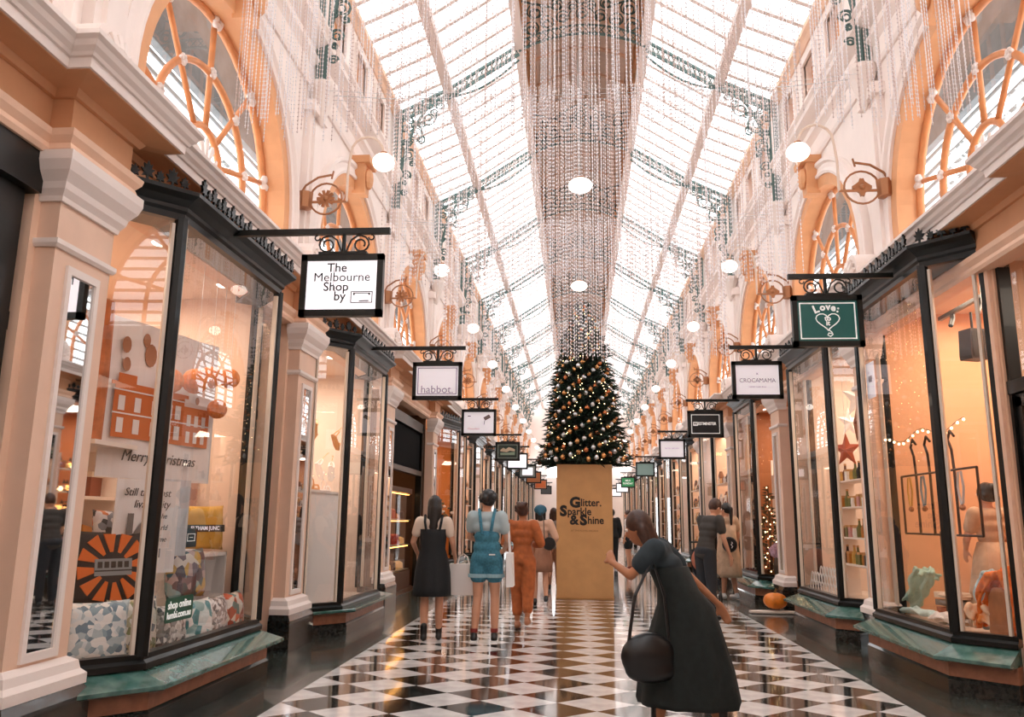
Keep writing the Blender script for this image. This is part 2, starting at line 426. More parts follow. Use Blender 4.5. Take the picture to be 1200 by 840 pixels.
    for k in range(-1, KMAX):
        yc = WC[s]+k*PITCH
        wn = struct('window_%d' % winno, (0, yc, 0)); winno += 1
        if pw is None:
            pw = [g.obj(n, m, wn, smooth=True) for n, g, m in fp]+[g.obj('pane', WGLASS, wn, recalc=False) for g in panes]
            sg = G()
            for i in range(12): sg.beam((s*4.5, -2.2, 4.0+i*.19), (s*4.5, 2.2, 4.0+i*.19), .02, .05)
            pw.append(sg.obj('outer_roof_slats', mat('outer_slat', '#9aa3a6', .6), wn))
            g = G().prism([(s*4.55, 7.7), (s*4.45, 7.7), (s*4.45, 6.2), (s*4.55, 6.2)], 'y', -2.2, 2.2)
            pw.append(g.obj('pane_reflection_board', mat('outer_grey', '#75787a', .5, var=.2, scale=4), wn))  # grey board added outside to imitate the reflection in the upper panes
        else:
            for o in pw: inst(o, (0, 0, 0), wn)
# far end of the arcade; wall added behind the viewer to block sky light
bw = G().box(-6.2, 6.2, -6.6, -6.4, -.1, 11).obj('wall_back', CREAM); bw['kind'] = 'structure'
wf = struct('wall_far')
g = G(); g.box(-6.2, -2.2, YEND, YEND+.3, -.1, 11.5); g.box(2.2, 6.2, YEND, YEND+.3, -.1, 11.5)
g.box(-2.2, 2.2, YEND, YEND+.3, 3.0, 4.3); g.box(-2.2, -.9, YEND, YEND+.3, -.1, 3.0); g.box(.9, 2.2, YEND, YEND+.3, -.1, 3.0)
n = 24; 
for i in range(n):
    a0, a1 = PI*i/n, PI*(i+1)/n
    p = [(2.2*math.cos(a0), 6+2.2*math.sin(a0)), (2.2*math.cos(a1), 6+2.2*math.sin(a1))]
    g.add([(p[0][0], YEND, p[0][1]), (p[1][0], YEND, p[1][1]), (p[1][0], YEND, 11.5), (p[0][0], YEND, 11.5)], [(0, 1, 2, 3)])
g.obj('end_wall', CREAM, wf)
g = G()
for i in range(7): g.box(-2.1+i*.7-.03, -2.1+i*.7+.03, YEND+.05, YEND+.12, 4.3, 8.2)
for z in (5.2, 6.0, 7.0): g.box(-2.2, 2.2, YEND+.05, YEND+.12, z-.03, z+.03)
g.obj('end_window_bars', CREAM2, wf)
G().add([(-2.2, YEND+.1, 4.3), (2.2, YEND+.1, 4.3), (2.2, YEND+.1, 8.2), (-2.2, YEND+.1, 8.2)], [(0, 1, 2, 3)]).obj('pane', WGLASS, wf)

# ---------------------------------------------------------------- roof
ceil = struct('ceiling')
XE, ZE, XP, ZP, XN, ZN = 3.5, 8.9, 2.5, 9.36, 1.18, 10.22
Y0R, Y1R = -6.2, YEND
for s in (-1, 1):
    G().beam((s*XP, Y0R, ZP-.08), (s*XP, Y1R, ZP-.08), .17, .14).obj('purlin', BARM, ceil)
    G().beam((s*XN, Y0R, ZN-.06), (s*XN, Y1R, ZN-.06), .16, .2).obj('lantern_beam', BARM, ceil)
    # lantern side with dark louvre openings
    G().box(s*XN, s*(XN+.05), Y0R, Y1R, 10.28, 10.36).obj('lantern_sill', PEACH, ceil)
    G().box(s*XN, s*(XN+.06), Y0R, Y1R, 10.3, 11.75).obj('lantern_side', mat('dark_louvre', '#4a5150', .6), ceil)
    G().beam((s*XN, Y0R, 11.7), (s*XN, Y1R, 11.7), .3, .16).obj('lantern_plate', PEACH, ceil); G().beam((s*(XN-.02), Y0R, 11.0), (s*(XN-.02), Y1R, 11.0), .04, .05).obj('lantern_rail', ORANGE, ceil)
    lp = G().box(s*(XN-.03), s*(XN+.02), -.06, .06, 10.3, 11.7).obj('lantern_stud', ORANGE, ceil, loc=(0, Y0R, 0))
    y = Y0R+.55
    while y < Y1R: inst(lp, (0, y, 0), ceil); y += .55
    bar = G(); bar.beam((s*XE, 0, ZE+.03), (s*XP, 0, ZP+.03), .07, .085, (0, 1, 0)); bar.beam((s*XP, 0, ZP+.03), (s*XN, 0, ZN+.03), .07, .085, (0, 1, 0))
    pane = G().add([(s*XE, 0, ZE+.07), (s*XP, 0, ZP+.07), (s*XN, 0, ZN+.07), (s*XE, .46, ZE+.07), (s*XP, .46, ZP+.07), (s*XN, .46, ZN+.07)], [(0, 1, 4, 3), (1, 2, 5, 4)])
    bo = po = None; y = TR-2*PITCH-.2
    nb = 9; i = 0
    while y < Y1R-.5:
        if bo is None: bo = bar.obj('glazing_bar', BARM, ceil, loc=(0, y, 0)); po = pane.obj('roof_pane', RGLASS, ceil, recalc=False, loc=(0, y+.015, 0))
        else: inst(bo, (0, y, 0), ceil); inst(po, (0, y+.015, 0), ceil)
        y += PITCH/nb
# lantern ceiling (shallow vault, boarded)
g = G(); n = 12
for i in range(n):
    a0 = -1+2*i/n; a1 = -1+2*(i+1)/n
    f = lambda t: 11.7+.35*(1-t*t)
    g.add([(XN*a0, Y0R, f(a0)), (XN*a1, Y0R, f(a1)), (XN*a1, Y1R, f(a1)), (XN*a0, Y1R, f(a0)), (XN*a0, Y0R, f(a0)+.06), (XN*a1, Y0R, f(a1)+.06), (XN*a1, Y1R, f(a1)+.06), (XN*a0, Y1R, f(a0)+.06)], [(0, 1, 2, 3), (4, 7, 6, 5)])
g.obj('lantern_vault', mat('tan_boarding', '#f0d6c6', .6, var=.08, scale=3), ceil)
lr = G()
for i in range(n):
    a0 = -1+2*i/n; a1 = -1+2*(i+1)/n
    lr.beam((XN*a0, 0, 11.68+.35*(1-a0*a0)), (XN*a1, 0, 11.68+.35*(1-a1*a1)), .07, .07, (0, 1, 0))
lro = lr.obj('vault_rib', PEACH, ceil, loc=(0, Y0R, 0)); y = Y0R+1.1
while y < Y1R: inst(lro, (0, y, 0), ceil); y += 1.1
# trusses
def truss_parts():
    out = []
    for s in (-1, 1):
        g = G(); u = (0, 1, 0)
        g.beam((s*3.46, 0, 6.85), (s*3.46, 0, 8.85), .07, .07); g.beam((s*3.36, 0, 6.9), (s*3.36, 0, 8.8), .03, .03)
        # top chord following the roof (double)
        for dz in (-.05, -.24):
            g.beam((s*3.42, 0, ZE+dz), (s*XP, 0, ZP+dz), .05, .045, u); g.beam((s*XP, 0, ZP+dz), (s*XN, 0, ZN+dz), .05, .045, u)
        N = 26
        for i in range(N):   # lacing
            t = i/N; t2 = (i+1)/N
            A = lambda t: (s*(3.42+(XP-3.42)*t*2.2), ZE+(ZP-ZE)*t*2.2) if t < 1/2.2 else (s*(XP+(XN-XP)*(t-1/2.2)/(1-1/2.2)), ZP+(ZN-ZP)*(t-1/2.2)/(1-1/2.2))
            a = A(t); b = A(t2)
            g.beam((a[0], 0, a[1]-.05), (b[0], 0, b[1]-.24), .014, .014, u); g.beam((a[0], 0, a[1]-.24), (b[0], 0, b[1]-.05), .014, .014, u)
        # curved lower arc from corbel to purlin, then shallow arc to the lantern
        arc = []
        for i in range(15):
            a = i/14*PI/2; arc.append((s*(XP+.0+.9*math.cos(a)), 0, 6.95+2.2*math.sin(a)))
        g.tube(arc, .03, 5)
        arc2 = [(s*(XP-(XP-XN)*t), 0, 9.14+.72*t-.16*math.sin(PI*t)) for t in [i/8 for i in range(9)]]
        g.tube(arc2, .022, 5)
        g.beam((s*3.5, 0, 6.86), (s*3.28, 0, 6.86), .2, .07)
        for q in range(5): g.box(s*3.5, s*3.28, -.1+q*.045, -.085+q*.045, 6.79, 6.83)
        out.append(('truss_side', g, TRUSS))
        g = G()
        sp = [((3.28, 7.25), .07), ((3.25, 7.6), .10), ((3.2, 8.0), .13), ((3.12, 8.42), .17), ((2.86, 8.72), .15), ((2.66, 9.0), .10), ((3.2, 8.7), .08), ((3.0, 8.95), .08), ((3.3, 8.25), .06), ((2.8, 9.05), .06), ((3.3, 7.9), .06), ((3.15, 7.82), .06), ((3.28, 7.45), .05), ((3.0, 8.3), .09), ((3.3, 8.55), .09), ((2.98, 8.62), .08), ((2.75, 8.85), .09), ((3.2, 8.25), .07), ((3.12, 8.6), .07), ((2.9, 8.95), .06), ((3.32, 8.75), .06)]
        for j, ((x, z), r) in enumerate(sp):
            for sg in (1, -1):
                g.tube([(s*p[0], 0, p[2]) for p in spiral((x, z), r, 1.3, PI*.2*j+(0 if sg > 0 else PI), sg, n=14)], .013, 4)
        for j in range(10):
            t = j/9; a = t*PI/2; x = XP+.9*math.cos(a); z = 6.95+2.2*math.sin(a)
            x2 = 3.36 if z < 8.5 else x+.25; z2 = z+.12
            g.tube([(s*x, 0, z), (s*(x+x2)/2, 0, (z+z2)/2+.05), (s*min(3.36, x2), 0, z2)], .009, 4)
        out.append(('scrollwork', g, TRUSS))
    # centre part across the lantern
    g = G(); u = (0, 1, 0)
    pts = [(XN*t, 0, 10.05+.32*(1-t*t)) for t in [-1+i/8 for i in range(17)]]
    g.tube(pts, .028, 5); g.tube([(x, y, z+.18) for x, y, z in pts], .022, 5)
    for i in range(16): g.tube([pts[i], (pts[i+1][0], 0, pts[i+1][2]+.18)], .01, 4); g.tube([(pts[i][0], 0, pts[i][2]+.18), pts[i+1]], .01, 4)
    for t, zc, rr_ in [(-.8, 10.5, .16), (-.55, 10.62, .15), (-.3, 10.72, .14), (0, 10.78, .13), (.3, 10.72, .14), (.55, 10.62, .15), (.8, 10.5, .16), (-.75, 10.85, .18), (-.4, 10.98, .14), (0, 11.1, .15), (.4, 10.98, .14), (.75, 10.85, .18), (-.15, 10.95, .1), (.15, 10.95, .1)]:
        for sg in (1, -1): g.tube([(XN*t+p[0], 0, zc+p[2]) for p in spiral((0, 0), rr_, 1.2, PI/2, sg, n=12)], .016, 4)
    g.tube([(-XN, 0, 11.1), (-.6, 0, 10.95), (-.3, 0, 11.2), (0, 0, 11.35), (.3, 0, 11.2), (.6, 0, 10.95), (XN, 0, 11.1)], .022, 5)
    g.tube([(-.35, 0, 10.6), (-.2, 0, 10.85), (0, 0, 10.98), (.2, 0, 10.85), (.35, 0, 10.6)], .014, 4)
    out.append(('centre_arch', g, TRUSS))
    return out
tp = None
for k in range(-2, 12):
    t = bpy.data.objects.new('truss', None); COL.objects.link(t); t.parent = ceil; t.location = (0, TR+k*PITCH, 0); t.empty_display_size = .1
    if tp is None: tp = [g.obj(n, m, t) for n, g, m in truss_parts()]
    else:
        for o in tp: inst(o, (0, 0, 0), t)

# ---------------------------------------------------------------- shopfront bays, doors, shop interiors
def dots_mat(name, cols, scale=18, emit=0):   # merchandise: multicoloured patches
    if name in MATS: return MATS[name]
    m = mat(name, cols[0], .5); nt = m.node_tree; b = nt.nodes['Principled BSDF']
    tc = nt.nodes.new('ShaderNodeTexCoord'); v = nt.nodes.new('ShaderNodeTexVoronoi'); v.inputs['Scale'].default_value = scale
    nt.links.new(tc.outputs['Object'], v.inputs['Vector'])
    sp = nt.nodes.new('ShaderNodeSeparateColor'); nt.links.new(v.outputs['Color'], sp.inputs[0])
    r = nt.nodes.new('ShaderNodeValToRGB'); r.color_ramp.interpolation = 'CONSTANT'
    nt.links.new(sp.outputs[0], r.inputs[0])
    while len(r.color_ramp.elements) < len(cols): r.color_ramp.elements.new(.5)
    for i, c in enumerate(cols): r.color_ramp.elements[i].position = i/len(cols); r.color_ramp.elements[i].color = lin(c)
    nt.links.new(r.outputs[0], b.inputs['Base Color']); return m
def leaf_g(h=.15, w=.09, t=.02):   # cast-iron palmette standing in local xz plane
    out = [(-.16, 0), (-.07, .12), (-.1, .26), (-.44, .2), (-.30, .38), (-.55, .58), (-.26, .58), (-.34, .84), (-.13, .76), (0, 1.0)]
    poly = [(x*w, z*h) for x, z in out]; poly += [(-x, z) for x, z in reversed(poly[:-1])]
    return G().prism(poly, 'y', -t/2, t/2)
def bay(s, Ys, num, zt=3.53, zs=.40, Xg=None, crest=True, big=False, col=BLACK):
    Xg = Xg or (XL if s < 0 else XR)
    Y0, Y1, Y2, Y3 = Ys
    P = [(s*XW, Y0), (s*Xg, Y1), (s*Xg, Y2), (s*XW, Y3)]
    w = struct('window_%d' % num)
    G().sweep(P, [(-.1, -.01), (.12, -.01), (.12, .11), (.10, .135), (-.1, .135)], s).obj('plinth', GRAN, w)
    G().sweep(P, [(-.1, .135), (.105, .135), (.105, .27), (-.1, .27)], s).obj('riser', RISER, w)
    G().sweep(P, [(-.1, .27), (.22, .265), (.24, .275), (.24, .30), (.23, .305), (.02, zs-.02), (-.1, zs-.02)], s).obj('sill_slab', GREEN, w)
    G().sweep(P, [(-.05, zs-.02), (.055, zs-.02), (.055, zs+.02), (.03, zs+.04), (.03, zs+.075), (-.05, zs+.075)], s).obj('bottom_rail', col, w)
    G().sweep(P, [(-.05, zt), (.03, zt), (.03, zt+.05), (.05, zt+.07), (.05, zt+.1), (.1, zt+.14), (.15, zt+.17), (.15, zt+.2), (.12, zt+.21), (-.25, zt+.21), (-.25, zt)], s).obj('fascia', col, w)
    if crest:
        path = [Vector((p[0], p[1], 0)) for p in P]
        off = .13; nn = []
        lf = None; joined = G()
        for i in range(3):
            a, b = path[i], path[i+1]; d = (b-a); L = d.length; d.normalize(); nrm_ = Vector((d.y, -d.x, 0))*(-s)
            m = max(2, int(L/.085)); ang = math.atan2(d.y, d.x)
            for q in range(m):
                p = a+d*(L*(q+.5)/m)+nrm_*(off if i == 1 else off*.9); big_ = q % 2 == 0
                if big:
                    if lf is None: lf = leaf_g().obj('crest_palmette', col, w, loc=(p.x, p.y, zt+.2)); o = lf
                    else: o = inst(lf, (p.x, p.y, zt+.2), w)
                    o.rotation_euler = (0, 0, ang); o.scale = (1, 1, 1) if big_ else (.75, 1, .68)
                else:
                    g = leaf_g(h=.15 if big_ else .1, w=.09 if big_ else .07); R = Matrix.Rotation(ang, 3, 'Z')
                    joined.add([R @ Vector(v)+Vector((p.x, p.y, zt+.2)) for v in g.v], g.f)
        if not big: joined.obj('cresting', col, w)
    # posts and panes
    for i, p in enumerate(P):
        G().lathe([(.05, zs+.06), (.05, zt+.02)], (p[0]+(.03*s if i in (0, 3) else 0), p[1], 0), 8).obj('post', col, w)
    for i in range(3):
        a, b = Vector(P[i]), Vector(P[i+1])
        g = G().add([(a.x, a.y, zs+.07), (b.x, b.y, zs+.07), (b.x, b.y, zt), (a.x, a.y, zt)], [(0, 1, 2, 3)])
        g.obj('pane', GLASS, w, recalc=False)
        d = (b-a).normalized(); n = Vector((d.y, -d.x))*(-s)
        g = G()
        for t in (.06, (b-a).length-.06):
            q = a+d*t+n*.0; g.obox((q.x, q.y, (zs+zt)/2), (d.x*.012, d.y*.012, 0), (n.x*.02, n.y*.02, 0), (0, 0, (zt-zs)/2-.03))
        g.obj('inner_bead', mat('cream_bead', '#d9c9b8', .5), w)
    # raised deck and soffit inside
    G().prism([(s*XW+ s*.9, Y0), (s*XW, Y0), (s*Xg, Y1), (s*Xg, Y2), (s*XW, Y3), (s*XW+s*.9, Y3)], 'z', .1, zs-.01).obj('display_deck', mat('pale_deck', '#c9b6a6', .5), w)
    return w
def door(s, ya, yb, num, depth=.35, col=BLACK, zt=3.45, light=True):
    """recessed glazed shop door with a transom between ya and yb"""
    w = struct('door_%d' % num); X = XW+depth
    g = G()
    for y in (ya+.03, yb-.03): g.box(s*(X-.05), s*(X+.05), y-.05, y+.05, 0, zt)
    g.box(s*(X-.05), s*(X+.05), ya, yb, zt-.1, zt+.12); g.box(s*(X-.06), s*(X+.06), ya, yb, 2.45, 2.56)
    g.obj('door_frame', col, w)
    g = G(); m = (ya+yb)/2
    for y in (ya+.12, yb-.12): g.box(s*(X-.025), s*(X+.025), y-.05, y+.05, .02, 2.42)
    g.box(s*(X-.025), s*(X+.025), ya+.08, yb-.08, .02, .3); g.box(s*(X-.025), s*(X+.025), ya+.08, yb-.08, 2.34, 2.44)
    lf = g.obj('door_leaf', col, w)
    G().tube([(s*(X-.04), yb-.14, .95), (s*(X-.09), yb-.14, 1.0), (s*(X-.09), yb-.14, 1.35), (s*(X-.04), yb-.14, 1.4)], .012, 6).obj('handle', BRONZE, lf)
    G().add([(s*X, ya+.1, .3), (s*X, yb-.1, .3), (s*X, yb-.1, 2.4), (s*X, ya+.1, 2.4)], [(0, 1, 2, 3)]).obj('pane', GLASS, w, recalc=False)
    G().add([(s*X, ya+.05, 2.55), (s*X, yb-.05, 2.55), (s*X, yb-.05, zt-.1), (s*X, ya+.05, zt-.1)], [(0, 1, 2, 3)]).obj('transom_pane', GLASS, w, recalc=False)
    g = G(); g.box(s*XW, s*(X+.1), ya-.06, ya, 0, 3.6); g.box(s*XW, s*(X+.1), yb, yb+.06, 0, 3.6)
    g.obj('door_reveal', PEACH, w)
    return w
def shop(s, y0, y1, wallc, back=5.7, power=55, lights=((4.2, .3), (4.2, .7), (5.0, .5)), colr=(1, .84, .68), zc=3.62, floorc='#8d6a50'):
    w = walls[s]
    wm = mat('shop_wall_'+wallc.strip('#'), wallc, .6, var=.05, scale=2)
    g = G(); g.box(s*back, s*(back+.05), y0, y1, 0, zc); g.box(s*(XW+.03), s*back, y0, y0+.04, 0, zc); g.box(s*(XW+.03), s*back, y1-.04, y1, 0, zc)
    g.obj('shop_wall', wm, w)
    G().box(s*(XW+.0), s*back, y0, y1, zc, zc+.04).obj('shop_ceiling', mat('shop_ceiling', '#e9cdb8', .6), w)
    G().box(s*(XW+.0), s*back, y0, y1, -.005, .004).obj('shop_floor', mat('shop_floor_'+floorc.strip('#'), floorc, .3), w)
    g = G()
    for x, t in lights:
        g.lathe([(.055, zc-.012), (.07, zc)], (s*x, y0+(y1-y0)*t, 0), 12)
    g.obj('downlights', DOWNL, w)
    area('shop_light', (s*4.4, (y0+y1)/2, zc-.06), 1.4, max(.6, (y1-y0)*.5), power, colr)
    return w
# --- left side
dn = 1
win = winno
shop(-1, 5.02, 7.98, '#e2c4ae', lights=((3.75, .12), (4.0, .32), (3.6, .40), (3.55, .62), (4.4, .2), (3.6, .82)), power=70)
bay(-1, (5.11, 5.5, 7.5, 7.92), win, big=True); win += 1
shop(-1, 7.98, 9.5, '#b98a6c', power=25); door(-1, 8.02, 8.8, dn); dn += 1
shop(-1, 1.2, 4.45, '#c58a66', power=45); w_ = door(-1, 3.2, 4.4, dn, depth=.12, zt=3.52); dn += 1; G().box(-XW-.18, -XW-.02, 4.12, 4.34, 0, 3.55).obj('wide_stile', BLACK, w_); G().box(-XW-.2, -XW+.04, 1.2, 4.4, 3.3, 3.55).obj('head_rail', BLACK, w_)
shop(-1, 9.52, 12.6, '#e6d2c4', lights=((3.8, .2), (4.0, .35), (3.6, .5)), power=75, colr=(1, .82, .66), floorc='#b0a89f')
bay(-1, (9.72, 10.15, 12.05, 12.48), win, big=True, zs=.30); win += 1
shop(-1, 13.9, 17.6, '#5a3a24', power=22, colr=(1, .55, .22), floorc='#4a3324')
w = struct('door_%d' % dn); dn += 1   # wide dark shop opening with a food counter
g = G(); X = XW+.1
for y in (13.95, 17.45): g.box(-X-.08, -X+.05, y-.09, y+.09, 0, 3.4)
g.box(-X-.08, -X+.05, 13.9, 17.5, 3.2, 3.4); g.box(-X-.08, -X+.05, 13.9, 17.5, 2.28, 2.38)
g.obj('dark_door_frame', BLACK, w)
G().box(-X-.02, -X, 14, 17.4, 2.38, 3.2).obj('dark_transom_panel', mat('black_panel', '#070707', .9, spec=.1), w)
shop(-1, 18.35, 21.95, '#c27a3c', power=60, colr=(1, .58, .25))
bay(-1, (18.5, 20.0, 21.2, 21.6), win, big=False); win += 1
cyc = ['#e2c4ae', '#caa184', '#b97d58', '#e0c3ab', '#a8663f', '#d6b090', '#c58f6a', '#8f6a54']
i = 0
for k in range(4, 12):
    y = PIL[-1]+k*PITCH+.3
    shop(-1, y, y+3.75, cyc[i % 8], power=60); i += 1
    bay(-1, (y+.15, y+.55, y+2.35, y+2.75), win); win += 1
    door(-1, y+2.85, y+3.7, dn); dn += 1
# --- right side
shop(1, 4.0, 7.05, '#d3a98a', power=50); door(1, 5.85, 7.05, dn, depth=.10, zt=3.72); dn += 1
door(1, 4.2, 5.2, dn, depth=.1, zt=3.72); dn += 1
shop(1, 7.1, 9.62, '#e3b08a', lights=((3.5, .2), (4.3, .4), (4.9, .7)), power=75, colr=(1, .78, .58), zc=3.8)
bay(1, (7.15, 7.51, 9.33, 9.62), win, big=True, zt=3.72, zs=.42); win += 1
shop(1, 10.15, 12.75, '#e4cbb8', lights=((3.7, .25), (4.2, .5), (3.6, .8)), power=60, zc=3.75)
bay(1, (10.2, 10.55, 12.36, 12.72), win, big=True, zt=3.64, zs=.42); win += 1
shop(1, 12.78, 13.95, '#a86f4c', power=18); door(1, 12.8, 13.7, dn); dn += 1
shop(1, 14.45, 17.1, '#b06a3c', lights=((3.7, .25), (4.2, .5), (3.6, .8)), power=60)
bay(1, (14.55, 15.05, 16.7, 17.1), win, zt=3.56, zs=.42); win += 1
shop(1, 17.15, 18.45, '#5c3524', power=14); door(1, 17.2, 18.4, dn); dn += 1
for k in range(3, 12):
    y = PIL[1]+k*PITCH+.3
    shop(1, y, y+3.75, cyc[(i*3) % 8], power=60); i += 1
    bay(1, (y+.15, y+.55, y+2.35, y+2.75), win, zt=3.56); win += 1
    door(1, y+2.85, y+3.7, dn); dn += 1
shop(1, -6, 3.95, '#d3a98a', power=50); shop(-1, -6, 1.1, '#d3a98a', power=50)

# ---------------------------------------------------------------- hanging signs
def hang_sign(s, y, name, label, face, frame=IRON, zb=3.69, border=None, x0=None):
    """frame 0.68 x 0.52, board face normal -y, origin at bar centre over the board"""
    xc = s*2.03 if s < 0 else 2.34
    t = thing(name, label, 'sign', (xc, y, zb), group='hanging shop signs along the '+('left' if s < 0 else 'right')+' side')
    xe = (s*3.0-xc); xi = -s*.38 if s < 0 else -.36
    G().box(xe, xi, -.02, .02, -.025, .025).obj('bar', IRON, t)
    G().tube([(0, 0, -.02), (0, 0, -.19)], .018, 6).obj('hanger', IRON, t)
    g = G()
    for sg in (-1, 1):
        p = [(sg*.01, 0, -.2), (sg*.035, 0, -.13), (sg*.06, 0, -.07), (sg*.11, 0, -.035)]+[(sg*(.14+.075*math.sin(a)*(1-.6*i/16)), 0, -.11+.075*math.cos(a)*(1-.6*i/16)) for i, a in enumerate([k*2*PI*1.35/16 for k in range(17)])]
        g.tube(p, .0085, 5); g.tube([(sg*.2, 0, -.06)]+[(sg*(.225+.022*math.cos(a)), 0, -.05+.022*math.sin(a)) for a in [PI+k*.6 for k in range(9)]], .007, 5)
    g.obj('scroll_bracket', IRON, t)
    g = G(); w2, z0, z1 = .34, -.72, -.20
    g.box(-w2, w2, -.03, .03, z1-.055, z1); g.box(-w2, w2, -.03, .03, z0, z0+.055); g.box(-w2, -w2+.05, -.03, .03, z0, z1); g.box(w2-.05, w2, -.03, .03, z0, z1)
    g.box(-.2, .2, -.035, .035, z1, z1+.02)
    g.obj('frame', frame, t)
    G().box(-w2+.045, w2-.045, -.015, .015, z0+.05, z1-.05).obj('panel', face, t)
    if border:
        g = G(); a, b, c, d = -w2+.07, w2-.07, z0+.075, z1-.075
        for x0_, x1_, q0, q1 in ((a, b, d-.012, d), (a, b, c, c+.012), (a, a+.012, c, d), (b-.012, b, c, d)): g.box(x0_, x1_, -.018, .018, q0, q1)
        g.obj('border_line', border, t)
    return t
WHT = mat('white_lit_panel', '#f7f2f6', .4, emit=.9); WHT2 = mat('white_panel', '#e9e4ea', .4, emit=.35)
INK = mat('black_ink', '#141414', .5); GREY = mat('grey_ink', '#8d8690', .5); LIL = mat('pale_lilac_ink', '#a79bb0', .5); WINK = mat('white_ink', '#f2f2ee', .5, emit=.3)
F = -.017
t = hang_sign(-1, 6.2, 'hanging_sign', 'white lit sign with four staggered lines of black lettering, nearest on left', WHT)
x0 = .02
def sgt(body, size, x, z, m, t, al='LEFT', off=.001, sx=1): return text(body, size, m, t, (x, F, z), off=off, align=al, ext=.001, sx=sx)
sgt('The', .105, -.125, -.315, INK, t); sgt('Melbourne', .105, -.235, -.395, INK, t, sx=1.02, off=0); sgt('Shop', .105, -.15, -.475, INK, t); sgt('by', .105, -.06, -.555, INK, t)
g = G().box(-.068, -.064, F-.001, F, -.50, -.30); g.box(-.052, -.048, F-.001, F, -.60, -.50)
g.obj('letter_stem', INK, t)
g = G()
for a, b, c, d in ((.08, .26, -.52, -.513), (.08, .26, -.61, -.603), (.08, .087, -.61, -.52), (.253, .26, -.61, -.52), (.1, .24, -.532, -.526), (.15, .23, -.597, -.588), (.1, .115, -.545, -.53), (.225, .24, -.545, -.53)): g.box(a, b, F-.001, F, c, d)
g.obj('logo_box', INK, t)
t = hang_sign(-1, 10.8, 'hanging_sign', 'white sign with one pale lilac lower-case word inside thin border, second on left', WHT2, border=LIL)
sgt('habbot.', .15, 0, -.58, LIL, t, 'CENTER', off=0)
t = hang_sign(-1, 15.6, 'hanging_sign', 'white sign with a brown ice bar on a stick, third on the left', WHT2)
G().obox((.16, F, -.36), (.055, 0, .03), (0, .004, 0), (-.018, 0, .03)).obj('ice_bar_print', mat('brown_ink', '#6d5a55', .5), t)
G().beam((.115, F, -.42), (.10, F, -.5), .006, .012).obj('stick_print', GREY, t)
sgt('Chocolate', .055, -.1, -.58, mat('pink_ink', '#d99b8b', .5), t, 'CENTER', off=0); g = G().box(-.22, -.16, F-.001, F, -.34, -.325); g.obj('logo_dash', INK, t)
t = hang_sign(-1, 22.3, 'hanging_sign', 'dark green sign with pale landscape emblem in grey frame, fourth on left', mat('dark_green_panel', '#22332c', .4), border=mat('pale_line', '#9aa79c', .5))
G().prism([(-.2, -.42), (-.12, -.36), (-.05, -.4), (.03, -.34), (.1, -.36), (.2, -.4), (.2, -.46), (.06, -.44), (-.02, -.48), (-.2, -.46)], 'y', F-.004, F).obj('mountain_print', mat('sand_ink', '#c9b79c', .5), t)
G().prism([(-.2, -.5), (-.02, -.5), (.2, -.47), (.2, -.56), (-.2, -.56)], 'y', F-.004, F).obj('meadow_print', mat('sage_ink', '#8aa28c', .5), t)
t = hang_sign(-1, 26.0, 'hanging_sign', 'blank white lit sign behind the dark green emblem sign, left side', WHT)
t = hang_sign(-1, 31.5, 'hanging_sign', 'white sign with wide grey surround, sixth on the left', mat('grey_panel', '#7f8681', .5)); G().box(-.2, .2, -.02, .02, -.6, -.32).obj('white_field', WHT, t)
t = hang_sign(-1, 36.0, 'hanging_sign', 'small dark framed orange sign partly hidden behind white sign, left', mat('orange_brown_panel', '#b06a3c', .5))
t = hang_sign(-1, 43.0, 'hanging_sign', 'orange sign in dark frame nearest the gold box, left side', mat('orange_panel', '#d26a34', .5), border=mat('pale_line', '#9aa79c', .5))
t = hang_sign(-1, 51.0, 'hanging_sign', 'dark grey sign farthest along the left side beside the gold box', mat('slate_panel', '#4a4e50', .5))
TEAL = mat('teal_panel', '#1f5f5a', .35, emit=.12)
t = hang_sign(1, 8.0, 'hanging_sign', 'teal sign with white heart outline and curly white lettering, nearest on right', TEAL, border=WINK, zb=3.80)
for ch, x, z, r, sz in (('L', -.11, -.345, .35, .11), ('o', -.045, -.325, .15, .095), ('v', .01, -.32, 0, .095), ('e', .06, -.33, -.2, .095), (':', .105, -.345, -.3, .095)):
    o = sgt(ch, sz, x, z, WINK, t, 'CENTER', off=.004); o.rotation_euler = (PI/2, -r, 0)
hp = []
for i in range(25):
    a = 2*PI*i/24; hp.append((.0075*16*math.sin(a)**3*.95, F, -.46+.006*(13*math.cos(a)-5*math.cos(2*a)-2*math.cos(3*a)-math.cos(4*a))))
g = G().tube(hp, .006, 5, cap=False); g.tube([(0, F, -.55), (.03, F, -.575), (.04, F, -.6), (.015, F, -.62), (-.01, F, -.605), (0, F, -.585), (.03, F, -.59)], .006, 5)
g.obj('heart_outline', WINK, t)
sgt('to', .07, 0, -.437, WINK, t, 'CENTER', off=.002); sgt('it', .07, 0, -.485, WINK, t, 'CENTER', off=.002)
t = hang_sign(1, 11.2, 'hanging_sign', 'white sign with one word in thin grey capitals, second on right', WHT2, zb=3.76)
sgt('CROCAMAMA', .085, 0, -.47, GREY, t, 'CENTER', off=0, sx=.9); sgt('x', .07, 0, -.37, GREY, t, 'CENTER', off=0); sgt('custom made shoes', .03, 0, -.555, GREY, t, 'CENTER', off=0)
t = hang_sign(1, 15.8, 'hanging_sign', 'black sign with one line of bold white capitals, third on right', mat('black_sign_panel', '#15191a', .35), border=WINK)
G().box(-.235, -.145, F-.001, F, -.495, -.42).obj('white_letter_block', WINK, t); sgt('ESTMINSTER', .075, -.14, -.455, WINK, t, off=.002, sx=.82); sgt('W', .07, -.19, -.457, mat('black_sign_panel', '#15191a'), t, 'CENTER', off=.002).location.y = F-.002
